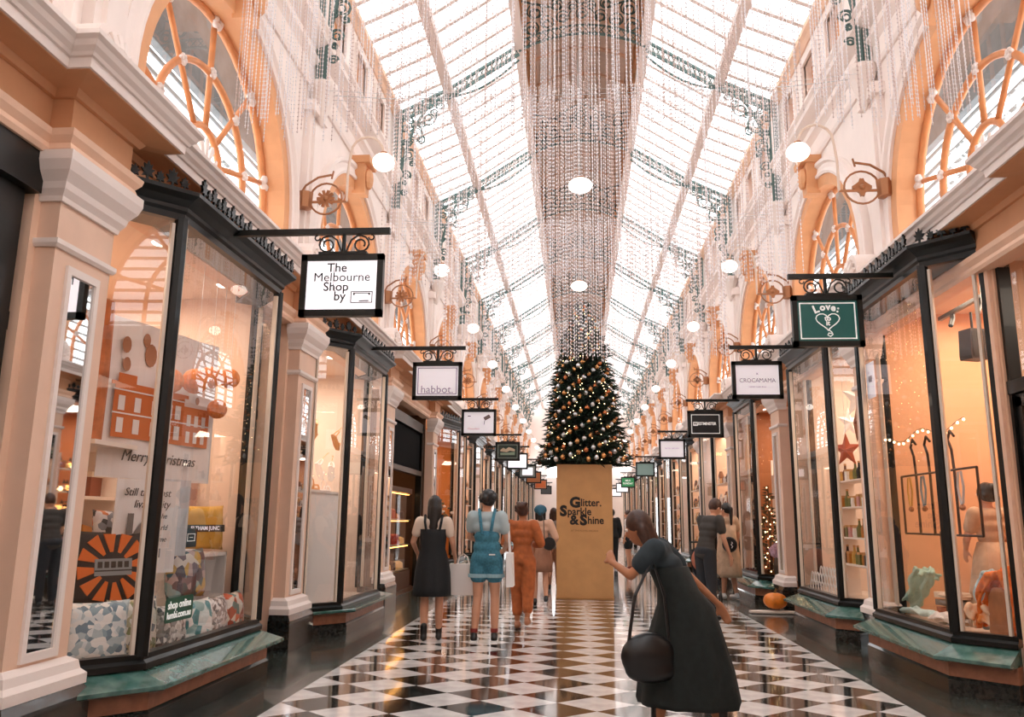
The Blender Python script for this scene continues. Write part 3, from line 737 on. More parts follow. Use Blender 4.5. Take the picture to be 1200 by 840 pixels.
t = hang_sign(1, 21.4, 'hanging_sign', 'pale white sign with faint grey line of lettering, fourth on right', WHT2); sgt('ROYAL ARCADE', .05, 0, -.44, LIL, t, 'CENTER', off=0)
t = hang_sign(1, 29.9, 'hanging_sign', 'plain grey green sign in black frame, right side', mat('grey_green_panel', '#8aa5a0', .4, emit=.1))
t = hang_sign(1, 40.0, 'hanging_sign', 'small bright green sign with white words, right of the tree', mat('bright_green_panel', '#3f9c63', .4, emit=.2)); sgt('MILK', .12, 0, -.38, WINK, t, 'CENTER', off=.004); sgt('SUNDAY', .12, 0, -.52, WINK, t, 'CENTER', off=.004)
t = hang_sign(1, 45.0, 'hanging_sign', 'white lit sign peeping out below the bright green sign', WHT, zb=3.62)
t = hang_sign(1, 52.0, 'hanging_sign', 'white lit sign farthest along the right side', WHT, zb=3.6)

# ---------------------------------------------------------------- wall lamps
def wall_lamp(s, y, label):
    t = thing('wall_lamp', label, 'lamp', (s*XU, y, 5.2), group='globe lamps along the upper walls')
    d = -s
    G().lathe([(.0, -.12), (.09, -.1), (.1, .1), (.0, .12)], (d*.1, 0, 0), 8).obj('wall_boss', BRONZE, t)
    g = G(); g.tube([(0, 0, -.02), (d*.62, 0, -.02)], .016, 6)
    g.tube([(d*(.36+.2*math.cos(a)), 0, .02+.2*math.sin(a)) for a in [k*2*PI/20 for k in range(21)]], .013, 5, cap=False)
    g.tube([(d*.02, 0, .05), (d*.1, 0, .2), (d*.25, 0, .3), (d*.42, 0, .33)], .015, 5); g.tube([(d*.05, -.05, 0), (d*-.02, -.1, .0)], .02, 5)
    g.ball((d*.05, 0, 0), .045, 6, 5); g.tube([(d*.42, 0, .28), (d*.44, 0, .38)], .012, 5)
    g.obj('scroll_arm', BRONZE, t)
    g = G()
    for k in range(10):
        a = k*2*PI/10; g.obox((d*(.36+.06*math.cos(a)), 0, .02+.06*math.sin(a)), (math.cos(a)*.05, 0, math.sin(a)*.05), (0, .015, 0), (-math.sin(a)*.018, 0, math.cos(a)*.018))
    g.ball((d*.36, 0, .02), .04, 8, 5); g.obj('rosette', BRONZE, t)
    p = [(d*.62, 0, -.02), (d*.62, 0, .35), (d*.64, 0, .55)]+[(d*(.85-.2*math.cos(a)), 0, .62+.2*math.sin(a)) for a in [k*PI/8 for k in range(8)]]+[(d*1.06, 0, .6)]
    G().tube(p, .016, 6).obj('swan_neck', mat('cream_metal', '#d8c0ae', .4), t)
    G().lathe([(.02, .06), (.045, .05), (.05, 0)], (d*1.06, 0, .56), 10).obj('lamp_gallery', BRONZE, t)
    G().ball((d*1.06, 0, .48), .135, 16, 10, (1, 1, .82)).obj('globe', GLOBE, t, smooth=True)
    return t
ordn = ['nearest the camera', 'second from the camera', 'third from the camera', 'fourth from the camera', 'fifth from the camera', 'sixth from the camera', 'seventh from the camera', 'eighth from the camera', 'ninth from the camera', 'tenth from the camera']
for s in (-1, 1):
    t0 = wall_lamp(s, 9.15, 'lit globe lamp on a bronze scroll arm, %s wall, nearest the camera' % ('left' if s < 0 else 'right'))
    KIDS[t0.name] = list(o for o in bpy.data.objects if o.parent == t0)
    for k in range(1, 10):
        c = dup(t0, loc=(s*XU, 9.15+PITCH*k, 5.2)); c['label'] = 'lit globe lamp on a bronze scroll arm, %s wall, %s' % ('left' if s < 0 else 'right', ordn[k])
# pendant lamps on the centre line
def pend(y, label):
    t = thing('pendant_lamp', label, 'lamp', (-.08, y, 1.38+4.09*y/9.5 if y < 11 else 5.29), group='pendant lamps on the centre line')
    G().tube([(0, 0, .1), (0, 0, 6.4)], .004, 4).obj('cable', STEELW, t)
    G().lathe([(.0, .1), (.05, .1), (.06, .05)], (0, 0, 0), 10).obj('cap', BRONZE, t)
    G().ball((0, 0, 0), .14, 16, 10, (1, 1, .6)).obj('globe', GLOBE, t, smooth=True)
pend(8.85, 'glowing oval lamp hanging on the centre line, nearer of the two above the tree')
pend(13.3, 'glowing oval lamp hanging just above the tree top, farther and smaller')

# ---------------------------------------------------------------- bead curtains
BEAD = mat('frosted_beads', '#f6f1f3', .35, spec=.6); BEAD2 = mat('pink_beads', '#dcc6bf', .4)
def curtain(y, z0, z1, hw, n, label, r, step, holes=None):
    t = thing('bead_curtain', label, 'curtain', (0, y, 0), group='bead curtains hung across the arcade')
    g = G(); g2 = G(); rr = random.Random(int(y*10))
    for i in range(n):
        x = -hw+2*hw*(i+.5)/n+rr.uniform(-.008, .008); yy = rr.choice((-.3, -.2, -.13, .13, .2, .3)) if abs(x) < .3 else rr.choice((-.2, -.08, .08, .2)); gg = g if rr.random() < .7 else g2
        zb = z0+rr.uniform(-.02, .06); z = z1
        if abs(x) > XN+.2 and rr.random() < .0: continue
        gg.beam((x, yy, zb), (x, yy, z1), .003, .003)
        while z > zb:
            h = step*.62
            gg.add([(x-r, yy, z), (x, yy-r, z), (x+r, yy, z), (x, yy+r, z), (x, yy, z+h/2), (x, yy, z-h/2)], [(0, 1, 4), (1, 2, 4), (2, 3, 4), (3, 0, 4), (1, 0, 5), (2, 1, 5), (3, 2, 5), (0, 3, 5)])
            z -= step
    tag(g.obj('bead_strings', BEAD, t), kind='stuff'); tag(g2.obj('pink_bead_strings', BEAD2, t), kind='stuff')
    g = G()
    for yy in (-.12, 0, .12): g.tube([(-XU, yy, z1+.12), (-hw, yy, z1+.02), (0, yy, z1), (hw, yy, z1+.02), (XU, yy, z1+.12)], .006 if yy == 0 else .003, 4)
    g.obj('support_wires', STEELW, t)
curtain(TR, 4.0, 6.65, 2.45, 290, 'nearest curtain of pale bead strings hanging at the top of the picture', .0066, .03)
curtain(TR+PITCH, 4.2, 6.65, 2.5, 260, 'second curtain of bead strings, its wire near the top', .009, .05)
curtain(TR+2*PITCH, 4.14, 6.62, 2.5, 180, 'third curtain of bead strings in front of the tree top', .012, .065)
curtain(TR+3.6*PITCH, 4.2, 6.5, 2.5, 70, 'farthest curtain of bead strings just behind the tree top', .016, .1)

# ---------------------------------------------------------------- Christmas tree on its gold pedestal
GOLD = mat('kraft_gold_board', '#c9965f', .45, var=.05, scale=5)
bx = thing('pedestal_box', 'tall plain gold-brown box lettered Glitter, Sparkle & Shine under the tree', 'box', (0, 15.6, 0))
G().box(-.51, .51, -.5, .5, 0, 2.40).obj('box_body', GOLD, bx)
G().box(-.52, .52, -.51, .51, 0, .03).obj('bottom_edge', mat('gold_edge', '#b5834f', .5), bx)
DK = mat('black_print', '#0b0a09', .5)
def bt(body, size, x, z, off=.006, sx=1, al='LEFT'): return text(body, size, DK, bx, (x, -.502, z), off=off, align=al, sx=sx)
def row(x, z, *runs):
    for body, size, off, dz, sx in runs:
        o = bt(body, size, 0, z+dz, off, sx); xs = [v.co.x*sx for v in o.data.vertices]; o.location.x = x-min(xs); x += max(xs)-min(xs)+.012
row(-.27, 1.70, ('G', .25, .014, 0, 1.05), ('litter.', .19, .004, 0, .92))
row(-.45, 1.545, ('S', .25, .014, 0, 1.05), ('parkle', .19, .004, -.005, .92))
row(-.27, 1.385, ('&', .23, .009, 0, 1.05), ('S', .25, .014, 0, 1.05), ('hine', .19, .004, 0, .92))
o = text('AT THE ROYAL ARCADE', .045, mat('bronze_print', '#8a5a30', .5), bx, (0, -.502, 1.2), off=0)
rt = random.Random(3)
def tr(z):   # tree radius at height z (absolute)
    pts = [(2.36, .80), (2.5, .82), (2.75, .70), (3.2, .62), (3.8, .53), (4.3, .44), (4.75, .33), (5.15, .24), (5.45, .13), (5.66, .02)]
    for (a, ra), (b, rb) in zip(pts, pts[1:]):
        if z <= b: return ra+(rb-ra)*(z-a)/(b-a)
    return .01
tree = thing('christmas_tree', 'tall dark green Christmas tree with gold and silver baubles on gold box', 'tree', (0, 15.6, 2.40))
FOL = mat('fir_needles', '#12241b', .6, col2='#25402f', scale=8)
g = G()
for i in range(3000):
    z = 2.42+3.24*(1-math.sqrt(rt.random()))*1.0 if rt.random() < .8 else rt.uniform(2.4, 5.6)
    R = tr(z); a = rt.uniform(0, 2*PI); rr = R*rt.uniform(.55, 1.03)*(1+.06*math.sin(5*a+z*9))
    p = Vector((rr*math.cos(a), rr*math.sin(a), z-2.4)); d = Vector((math.cos(a), math.sin(a), rt.uniform(-.45, .35))).normalized()
    L = rt.uniform(.10, .2)*(1 if z < 5 else .6); side = d.cross(Vector((0, 0, 1))).normalized(); up = side.cross(d)
    for q in range(7):   # needles as slim blades along a twig
        t = q/7; c = p+d*L*t; sg = 1 if q % 2 else -1; w = .055*(1-t*.6)
        e = c+side*sg*w*rt.uniform(.6, 1.1)+d*.05+up*rt.uniform(-.03, .03)
        g.add([c+up*.012, c-up*.012, e], [(0, 1, 2)]); g.add([c+side*.012, c-side*.012, e+up*.03], [(0, 1, 2)])
    g.add([p+up*.012, p-up*.012, p+d*(L+.06)], [(0, 1, 2)])
tag(g.obj('foliage', FOL, tree, recalc=False), kind='stuff')
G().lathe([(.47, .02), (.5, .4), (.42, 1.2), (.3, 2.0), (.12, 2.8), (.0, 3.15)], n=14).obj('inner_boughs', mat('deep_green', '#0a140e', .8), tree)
G().lathe([(.06, -.0), (.05, 3.1)], n=8).obj('trunk', mat('bark', '#3a281c', .8), tree)
LITE = mat('fairy_light', '#ffd9a0', .3, emit=9)
g = G()
for i in range(230):
    z = rt.uniform(2.45, 5.5); R = tr(z)*1.02+.02; a = rt.uniform(PI*.95, 2.05*PI); g.ball((R*math.cos(a), R*math.sin(a), z-2.4), .008, 5, 3)
tag(g.obj('fairy_lights', LITE, tree), kind='stuff')
BG = mat('gold_bauble', '#d79c62', .22, metal=.75); BS = mat('silver_bauble', '#dcdfe0', .2, metal=.7); BC = mat('copper_bauble', '#c4764a', .25, metal=.75)
pb = {}
nbb = 0
zs_ = 2.5
for i in range(185):
    z = 2.46+3.0*(1-(1-(i+.5)/185)**.62) if False else 2.46+3.05*((i+.5)/185)**1.25
    R = tr(z)*1.0+.03; a = PI+(i*2.39996 % PI)+.0; r = .047 if z < 4.4 else .036
    k = ('gold', BG) if i % 5 in (0, 2) else ('silver', BS) if i % 5 in (1, 3) else ('copper', BC)
    loc = (R*math.cos(a), 15.6+R*math.sin(a), z)
    if k[0] not in pb:
        t = thing('bauble', 'shiny %s bauble hanging on the Christmas tree' % k[0], 'bauble', loc, group='%s baubles on the tree' % k[0])
        G().ball((0, 0, 0), .047, 12, 8).obj('glass_ball', k[1], t, smooth=True); G().lathe([(.012, .044), (.012, .058)], n=6).obj('cap', BRONZE, t); pb[k[0]] = t
        KIDS[t.name] = list(t.children) or [q for q in bpy.data.objects if q.parent == t]
    else:
        c = dup(pb[k[0]], loc=loc); c.scale = (r/.047,)*3

for b_ in [q for q in bpy.data.objects if q.get('category') == 'bauble']:
    x, z = b_.location.x, b_.location.z; R = tr(z)
    side = 'left side' if x < -.33*R else 'right side' if x > .33*R else 'middle'
    band = 'low at the foot' if z < 2.8 else 'low down' if z < 3.2 else 'just below mid-height' if z < 3.65 else 'just above mid-height' if z < 4.15 else 'high up' if z < 4.7 else 'near the top'
    b_['label'] = '%s bauble %s, %s of the tall tree' % (b_['label'].split()[1], band, side)
# ---------------------------------------------------------------- people
DG = bpy.context.evaluated_depsgraph_get
def cap(g, a, b, ra, rb=None, n=10):
    rb = ra if rb is None else rb; a = Vector(a); b = Vector(b)
    g.tube([a, a+(b-a)*.35, a+(b-a)*.7, b], [ra, ra+(rb-ra)*.30, ra+(rb-ra)*.66, rb], n); g.ball(a, ra*.99, n, 6); g.ball(b, rb*.99, n, 6); return g
def blob(g, name, m, parent, vox=.012, smooth=14):
    me = bpy.data.meshes.new(name); me.from_pydata(g.v, [], g.f); me.update()
    bm = bmesh.new(); bm.from_mesh(me); bmesh.ops.remove_doubles(bm, verts=bm.verts, dist=1e-5); bmesh.ops.recalc_face_normals(bm, faces=bm.faces); bm.to_mesh(me); bm.free()
    o = bpy.data.objects.new('tmp', me); COL.objects.link(o)
    md = o.modifiers.new('r', 'REMESH'); md.mode = 'VOXEL'; md.voxel_size = vox
    sm = o.modifiers.new('s', 'SMOOTH'); sm.iterations = smooth; sm.factor = .5
    dg = bpy.context.evaluated_depsgraph_get(); me2 = bpy.data.meshes.new_from_object(o.evaluated_get(dg)); bpy.data.objects.remove(o)
    me2.name = name; me2.materials.clear(); me2.materials.append(m); me2.polygons.foreach_set('use_smooth', [True]*len(me2.polygons))
    r = bpy.data.objects.new(name, me2); COL.objects.link(r); r.parent = parent; return r
def loft(rings, name, m, parent, folds=0, amp=.0, n=40, seed=0):
    """rings (cx, cy, z, rx, ry, foldweight)"""
    g = G(); vs = []
    for cx, cy, z, rx, ry, fw in rings:
        for k in range(n):
            a = 2*PI*k/n; f = 1+fw*amp*math.sin(folds*a+seed)+fw*amp*.5*math.sin((folds*2+1)*a+seed*2+z*4)
            vs.append((cx+rx*f*math.cos(a), cy+ry*f*math.sin(a), z))
    R = len(rings)
    fs = [(i*n+k, i*n+(k+1) % n, (i+1)*n+(k+1) % n, (i+1)*n+k) for i in range(R-1) for k in range(n)]+[tuple(range(n)), tuple((R-1)*n+k for k in range(n))]
    return g.add(vs, fs).obj(name, m, parent, smooth=True)
def hand(g, w, d, palm, s=1, curl=.35):
    """w wrist, d direction of fingers, palm: unit vector palm faces"""
    w = Vector(w); d = Vector(d).normalized(); pm = Vector(palm); pm = (pm-d*pm.dot(d)).normalized(); sd = d.cross(pm)
    c = w+d*.05*s
    g.ball(c, .04*s, 10, 8, (1, 1, 1)) if False else None
    for t in (-.024, -.008, .008, .024): cap(g, w+sd*t*.7*s, w+d*.085*s+sd*t*s, .0155*s, .0125*s, 8)
    for t, L in ((-.026, .058), (-.009, .070), (.009, .066), (.026, .052)):
        b = w+d*.088*s+sd*t*s; d1 = (d+pm*curl*.5).normalized(); k1 = b+d1*L*.5*s; d2 = (d+pm*curl*1.6).normalized(); cap(g, b, k1, .0105*s, .0095*s, 8); cap(g, k1, k1+d2*L*.5*s, .0095*s, .008*s, 8)
    b = w+d*.025*s+sd*.022*s; k1 = b+(d*.6+sd*.8+pm*.2).normalized()*.045*s; cap(g, b, k1, .0135*s, .0115*s, 8); cap(g, k1, k1+(d+sd*.25+pm*.3).normalized()*.032*s, .011*s, .009*s, 8)
def person(label, loc, rz, h, P=None, skin=SKIN, hair=HAIRD, hairstyle='long', lean=0, cat='person', name='person', head_turn=0, head_down=0):
    """faces +y; returns thing and joint dictionary"""
    k = h/1.70; J = dict(hipL=(-.09, 0, .90), hipR=(.09, 0, .90), kneeL=(-.09, .02, .49), kneeR=(.09, .02, .49), ankL=(-.09, -.02, .075), ankR=(.09, -.02, .075),
        pel=(0, 0, .95), waist=(0, -.0, 1.08), chest=(0, -.0, 1.28), neck=(0, -.01, 1.44), shL=(-.165, -.01, 1.40), shR=(.165, -.01, 1.40),
        elL=(-.23, -.03, 1.13), elR=(.23, -.03, 1.13), wrL=(-.24, .05, .89), wrR=(.24, .05, .89), head=(0, .02, 1.585), hdL=(0, .2, -1), hdR=(0, .2, -1))
    if P: J.update(P)
    J = {a: Vector(b)*(1 if a[:2] == 'hd' else k) for a, b in J.items()}
    t = thing(name, label, cat, loc, rz); t['_k'] = k; del t['_k']
    g = G(); H = J['head']; q = k
    Rh = Matrix.Rotation(head_turn, 3, 'Z') @ Matrix.Rotation(-head_down, 3, 'X')
    g.ball(H+Vector((0, 0, .01*q)), .1*q, 16, 12, (.76, .93, 1.12), Rh); g.ball(H+Rh @ Vector((0, .02, -.055))*q, .068*q, 12, 8, (.8, 1, 1), Rh)
    g.tube([H+Rh @ Vector((0, .085, .015))*q, H+Rh @ Vector((0, .108, -.02))*q, H+Rh @ Vector((0, .088, -.035))*q], [.008*q, .015*q, .012*q], 6)
    for s in (-1, 1): g.ball(H+Rh @ Vector((s*.077, -.005, -.01))*q, .028*q, 8, 6, (.35, .7, 1.1), Rh)
    cap(g, J['neck']-Vector((0, 0, .04*q)), H-Vector((0, 0, .06*q)), .05*q, .047*q)
    g.lathe([(.0, 0), (.09, .02), (.125, .10), (.105, .2), (.11, .3), (.145, .38), (.15, .45), (.11, .5), (.05, .53), (0, .54)], (0, 0, 0), 16) if False else None
    def torso(g, f=1.0, top=1.0):
        a = J['pel']; b = J['waist']; c = J['chest']; d = J['neck']
        for p, rx, ry in ((a-Vector((0, 0, .04*q)), .155, .115), (a, .155, .11), (a*.5+b*.5, .135, .1), (b, .12, .092), (b*.5+c*.5, .13, .1), (c, .15, .108), (c*.35+d*.65, .145, .09)):
            g.ball(p, 1, 16, 8, (rx*q*f, ry*q*f, .085*q))
        cap(g, J['shL'], J['shR'], .052*q*f, .052*q*f); cap(g, J['shL'], c, .055*q*f, .07*q*f); cap(g, J['shR'], c, .055*q*f, .07*q*f)
        return g
    torso(g)
    for s in 'LR':
        cap(g, J['sh'+s], J['el'+s], .046*q, .036*q); cap(g, J['el'+s], J['wr'+s], .036*q, .024*q)
        cap(g, J['hip'+s], J['knee'+s], .085*q, .052*q); kn = J['knee'+s]; an = J['ank'+s]; cap(g, kn, kn*.6+an*.4+Vector((0, -.012, 0)), .05*q, .054*q); cap(g, kn*.6+an*.4+Vector((0, -.012, 0)), an, .053*q, .033*q)
        cap(g, an-Vector((0, .03, .035))*q, an+Vector((0, .13, -.05))*q, .03*q, .025*q)
        hand(g, J['wr'+s], J['hd'+s], (1 if s == 'L' else -1, 0, 0), q)
    blob(g, 'body', skin, t, .0105, 3)
    for s in (-1, 1):
        e = G().ball(H+Rh @ Vector((s*.032, .082, .015))*q, .0125*q, 8, 6).obj('eye', mat('eye_white', '#efe9e4', .3), t, smooth=True)
        G().ball(H+Rh @ Vector((s*.032, .0925, .015))*q, .006*q, 6, 4).obj('pupil', HAIRD, e)
    G().tube([H+Rh @ Vector((x, .087-abs(x)*.25, -.056))*q for x in (-.024, -.01, 0, .01, .024)], [.002, .005, .006, .005, .002], 6).obj('mouth', mat('lips', '#a85a50', .4), t)
    # hair
    g = G(); g.ball(H+Rh @ Vector((0, -.016, .03))*q, .106*q, 16, 12, (.82, .95, 1.05), Rh)
    rh = random.Random(int(h*1000)+len(label))
    if hairstyle == 'long':
        cap(g, H+Rh @ Vector((0, -.05, -.02))*q, H+Vector((0, -.085, -.27))*q, .085*q, .06*q)
        for x in (-.06, .06): cap(g, H+Rh @ Vector((x, -.03, 0))*q, H+Vector((x*.9, -.07, -.24))*q, .035*q, .03*q)
    if hairstyle == 'curly':
        for i in range(34):
            a = rh.uniform(0, 2*PI); e = rh.uniform(-.1, 1.3); d = Rh @ Vector((math.cos(a)*math.cos(e), math.sin(a)*math.cos(e)-.25, math.sin(e)+.12)); 
            if (Rh.inverted() @ d).y > .55: continue
            g.ball(H+d*.092*q, .034*q, 8, 6)
    if hairstyle == 'bun': g.ball(H+Rh @ Vector((0, -.09, .075))*q, .055*q, 10, 8); [g.ball(H+Rh @ Vector((rh.uniform(-.08, .08), -.06+rh.uniform(-.04, .03), rh.uniform(-.04, .12)))*q, .03*q, 8, 6) for _ in range(14)]
    if hairstyle == 'pony': g.ball(H+Rh @ Vector((0, -.10, .03))*q, .04*q, 8, 6); cap(g, H+Rh @ Vector((0, -.115, .02))*q, H+Vector((0, -.15, -.26))*q, .042*q, .02*q)
    if hairstyle == 'bob': cap(g, H+Rh @ Vector((-.05, -.03, -.01))*q, H+Rh @ Vector((-.06, -.03, -.13))*q, .05*q, .035*q); cap(g, H+Rh @ Vector((.05, -.03, -.01))*q, H+Rh @ Vector((.06, -.03, -.13))*q, .05*q, .035*q); cap(g, H+Rh @ Vector((0, -.06, -.01))*q, H+Rh @ Vector((0, -.07, -.12))*q, .06*q, .05*q)
    # keep the face free: shift only back/top
    blob(g, 'hair', hair, t, .010, 2)
    return t, J, q, torso
def shoes(t, J, q, m, sole=None, high=.0):
    for s in 'LR':
        an = J['ank'+s]; g = G(); cap(g, an-Vector((0, .03, .035))*q, an+Vector((0, .15, -.043))*q, .042*q, .036*q); cap(g, an-Vector((0, .005, .0)), an+Vector((0, -.005, high)), .042*q, .044*q)
        o = blob(g, 'shoe', m, t, .011, 2)
        if sole: G().obox(an+Vector((0, .055, -.066))*q, (.042*q, 0, 0), (0, .13*q, 0), (0, 0, .010*q)).obj('sole', sole, o)
def sleeves(g, J, q, f=1.0, long=0, r=.062):
    for s in 'LR':
        a = J['sh'+s]; b = J['el'+s]; cap(g, a, a+(b-a)*(1 if long else .55), r*q*f, (r-.008)*q*f)
        if long: cap(g, b, J['wr'+s]*.94+b*.06, (r-.008)*q*f, .036*q*f)
    return g
CREAMC = mat('cream_cotton', '#d9c3b0', .8, bump=.2, scale=60); BLKC = mat('black_cloth', '#14171a', .85, bump=.2, scale=40)
GREYB = mat('grey_blue_jersey', '#a9b9bd', .85, bump=.2, scale=40); DENIM = mat('teal_denim', '#39758a', .8, var=.2, scale=40, bump=.2)
RUST = mat('rust_cotton', '#a85a2c', .8, var=.2, scale=14, bump=.2); WHC = mat('white_cloth', '#e6e3e2', .8); BRNC = mat('dusty_brown_cloth', '#9a6c54', .8, var=.1, scale=10)
BEIGE = mat('beige_linen', '#c6a68a', .8, var=.12, scale=10, bump=.2); DKT = mat('charcoal_jersey', '#3a3531', .85); DKG = mat('dark_green_wool', '#131a18', .9, var=.25, scale=20, bump=.3)
NAVY = mat('slate_blue_cloth', '#232f35', .85, var=.2, scale=14)
BLKL = mat('black_leather', '#0d0d0e', .35); WSOLE = mat('white_rubber', '#d8d8d6', .5)
# 1 girl in black pinafore
t, J, q, tor = person('person with long black hair in a black pinafore dress over a cream blouse, walking away', (-1.84, 9.75, 0), .1, 1.64,
    dict(kneeL=(-.09, .05, .49), ankL=(-.08, -.06, .08), kneeR=(.09, .03, .49), ankR=(.09, .08, .075), elR=(.24, .0, 1.14), wrR=(.27, .13, .95), elL=(-.25, .02, 1.15), wrL=(-.20, .16, 1.0)), hairstyle='long', head_turn=.35)
b = G(); tor(b, 1.10); sleeves(b, J, q, 1.15); blob(b, 'blouse', CREAMC, t, .013)
loft([(0, 0, z*q, rx*q, ry*q, fw) for z, rx, ry, fw in ((1.31, .175, .135, 0), (1.2, .16, .13, 0), (1.08, .15, .12, 0), (.95, .19, .15, .3), (.8, .215, .175, .7), (.62, .225, .19, 1), (.52, .23, .195, 1))], 'pinafore', BLKC, t, 9, .04)
g = G()
for s in (-1, 1): g.tube([(s*.08*q, -.12*q, 1.29*q), (s*.1*q, -.115*q, 1.40*q), (s*.105*q, -.02*q, 1.475*q), (s*.1*q, .09*q, 1.41*q), (s*.08*q, .125*q, 1.29*q)], .017*q, 6)
g.obj('shoulder_straps', BLKC, t); shoes(t, J, q, BLKL, high=.09)
# her white carrier bag
bg_ = thing('carrier_bag', 'white paper carrier bag held at the side of the person in black pinafore', 'bag', (-1.50, 9.93, .50))
G().prism([(-.15, 0), (.15, 0), (.16, .36), (-.16, .36)], 'y', -.05, .05).obj('bag_body', mat('white_paper', '#e9dfd9', .7), bg_)
for y in (-.04, .04): G().tube([(-.07, y, .35), (-.05, y*.6, .44), (0, y*.3, .475), (.05, y*.6, .44), (.07, y, .35)], .005, 5).obj('handle', mat('white_paper', '#e9dfd9'), bg_)
# 2 denim overalls
t, J, q, tor = person('person in blue denim short overalls and grey-blue tee with short dark curly hair', (-1.2, 9.75, 0), .05, 1.72,
    dict(kneeL=(-.1, .02, .49), ankL=(-.13, -.02, .075), kneeR=(.1, .03, .49), ankR=(.1, .0, .075), elL=(-.21, .08, 1.16), wrL=(-.12, .22, 1.12), hdL=(.5, .8, .3), elR=(.24, .02, 1.13), wrR=(.2, .2, 1.02), hdR=(-.3, 1, -.3)), hairstyle='curly', head_turn=.5)
b = G(); tor(b, 1.13); sleeves(b, J, q, 1.25); blob(b, 'tee_shirt', GREYB, t, .013)
b = G()
for p, r in (((0, -.005, .93), (.185, .14, .12)), ((0, -.005, 1.05), (.165, .13, .12)), ((0, -.012, 1.17), (.155, .13, .1))): b.ball(Vector(p)*q, 1, 16, 8, tuple(c*q for c in r))
for s in 'LR': cap(b, J['hip'+s], J['hip'+s]*.6+J['knee'+s]*.4, .105*q, .108*q)
ov = blob(b, 'denim_overalls', DENIM, t, .013)
g = G()
for s in (-1, 1): g.tube([(s*.05*q, -.135*q, 1.2*q), (s*.07*q, -.135*q, 1.34*q), (s*.09*q, -.05*q, 1.48*q), (s*.09*q, .08*q, 1.44*q), (s*.07*q, .14*q, 1.25*q)], .02*q, 6)
g.obj('overall_straps', DENIM, ov)
for s, nm in ((-1, 'L'), (1, 'R')):
    c = J['hip'+nm]*.58+J['knee'+nm]*.42; G().lathe([(.10*q, -.02), (.118*q, -.015), (.118*q, .02), (.10*q, .025)], tuple(c), 18).obj('rolled_hem', mat('pale_denim', '#8fb1bb', .8), ov)
G().box(.02*q, .12*q, -.152*q, -.145*q, .9*q, .99*q).obj('back_pocket', DENIM, ov); G().box(.035*q, .105*q, -.156*q, -.15*q, .965*q, .98*q).obj('pocket_tear', WHC, ov)
shoes(t, J, q, BLKL, WSOLE)
for s in 'LR': G().lathe([(.041*q, .03), (.043*q, .06), (.041*q, .075)], tuple(J['ank'+s]), 12).obj('sock_band', mat('red_knit', '#7d2a24', .8), t)
wb = thing('tote_bag', 'white cloth tote bag hanging beside the person in denim overalls', 'bag', (-.93, 9.8, .62))
G().prism([(-.03, 0), (.05, 0), (.035, .38), (-.035, .38)], 'y', -.14, .14).obj('bag_body', WHC, wb); G().tube([(0, -.08, .37), (-.02, -.04, .72), (-.02, .04, .72), (0, .08, .37)], .01, 5).obj('strap', WHC, wb)
# 3 rust jumpsuit
t, J, q, tor = person('person in rust orange wide-legged jumpsuit with messy brown bun', (-.86, 10.95, 0), -.1, 1.60,
    dict(kneeL=(-.08, .08, .49), ankL=(-.06, .0, .075), kneeR=(.09, -.02, .5), ankR=(.1, -.14, .14), elL=(-.24, -.03, 1.15), wrL=(-.2, .14, 1.05), elR=(.26, .0, 1.15), wrR=(.14, .2, 1.12)), skin=SKIN2, hair=HAIRB, hairstyle='bun')
b = G(); tor(b, 1.15); sleeves(b, J, q, 1.3, 1); 
for s in 'LR': cap(b, J['hip'+s], J['knee'+s], .115*q, .095*q); cap(b, J['knee'+s], J['knee'+s]*.35+J['ank'+s]*.65, .09*q, .075*q)
blob(b, 'jumpsuit', RUST, t, .013); shoes(t, J, q, mat('tan_leather', '#a0694a', .5))
# 4 white top, brown skirt
t, J, q, tor = person('person in pale top, dusty brown skirt and teal headscarf, left of the gold box', (-.76, 14.1, 0), .05, 1.62,
    dict(kneeR=(.09, -.03, .5), ankR=(.1, -.16, .13), elR=(.27, -.05, 1.15), wrR=(.22, .12, 1.02)), hairstyle='bob')
b = G(); tor(b, 1.15); sleeves(b, J, q, 1.25, 1); blob(b, 'blouse', mat('pink_beige_blouse', '#cfa58c', .8), t, .014)
loft([(0, 0, z*q, rx*q, ry*q, fw) for z, rx, ry, fw in ((1.1, .14, .115, 0), (.95, .19, .16, .3), (.75, .21, .18, .8), (.56, .22, .19, 1))], 'skirt', BRNC, t, 8, .04)
g = G(); g.ball(J['head']+Vector((0, -.02, .045)), .118*q, 16, 10, (1.0, 1, .8)); g.ball(J['head']+Vector((0, -.1, .0)), .06*q, 10, 6); blob(g, 'headscarf', mat('teal_scarf', '#27566a', .8), t, .012)
shoes(t, J, q, BLKL)
hb = thing('shoulder_bag', 'small black round shoulder bag on the person in brown skirt', 'bag', (-.60, 13.84, 1.0))
G().lathe([(.0, -.04), (.10, -.035), (.11, 0), (.10, .035), (0, .04)], n=16).obj('bag_body', BLKL, hb).rotation_euler = (PI/2, 0, 0); G().tube([(-.08, 0, .07), (-.1, .06, .4), (-.14, .12, .5)], .008, 5).obj('strap', BLKL, hb)
t, J, q, tor = person('person in grey jacket half hidden behind the gold box on its left', (-.62, 17.2, 0), 0, 1.62, hair=HAIRB, hairstyle='bob')
b = G(); tor(b, 1.2); sleeves(b, J, q, 1.3, 1); blob(b, 'jacket', mat('grey_jacket', '#8a7f7c', .8), t, .016)
b = G()
for s in 'LR': cap(b, J['hip'+s], J['knee'+s], .1*q, .075*q); cap(b, J['knee'+s], J['ank'+s]+Vector((0, 0, .03)), .072*q, .05*q)
blob(b, 'trousers', BRNC, t, .016); shoes(t, J, q, BLKL)
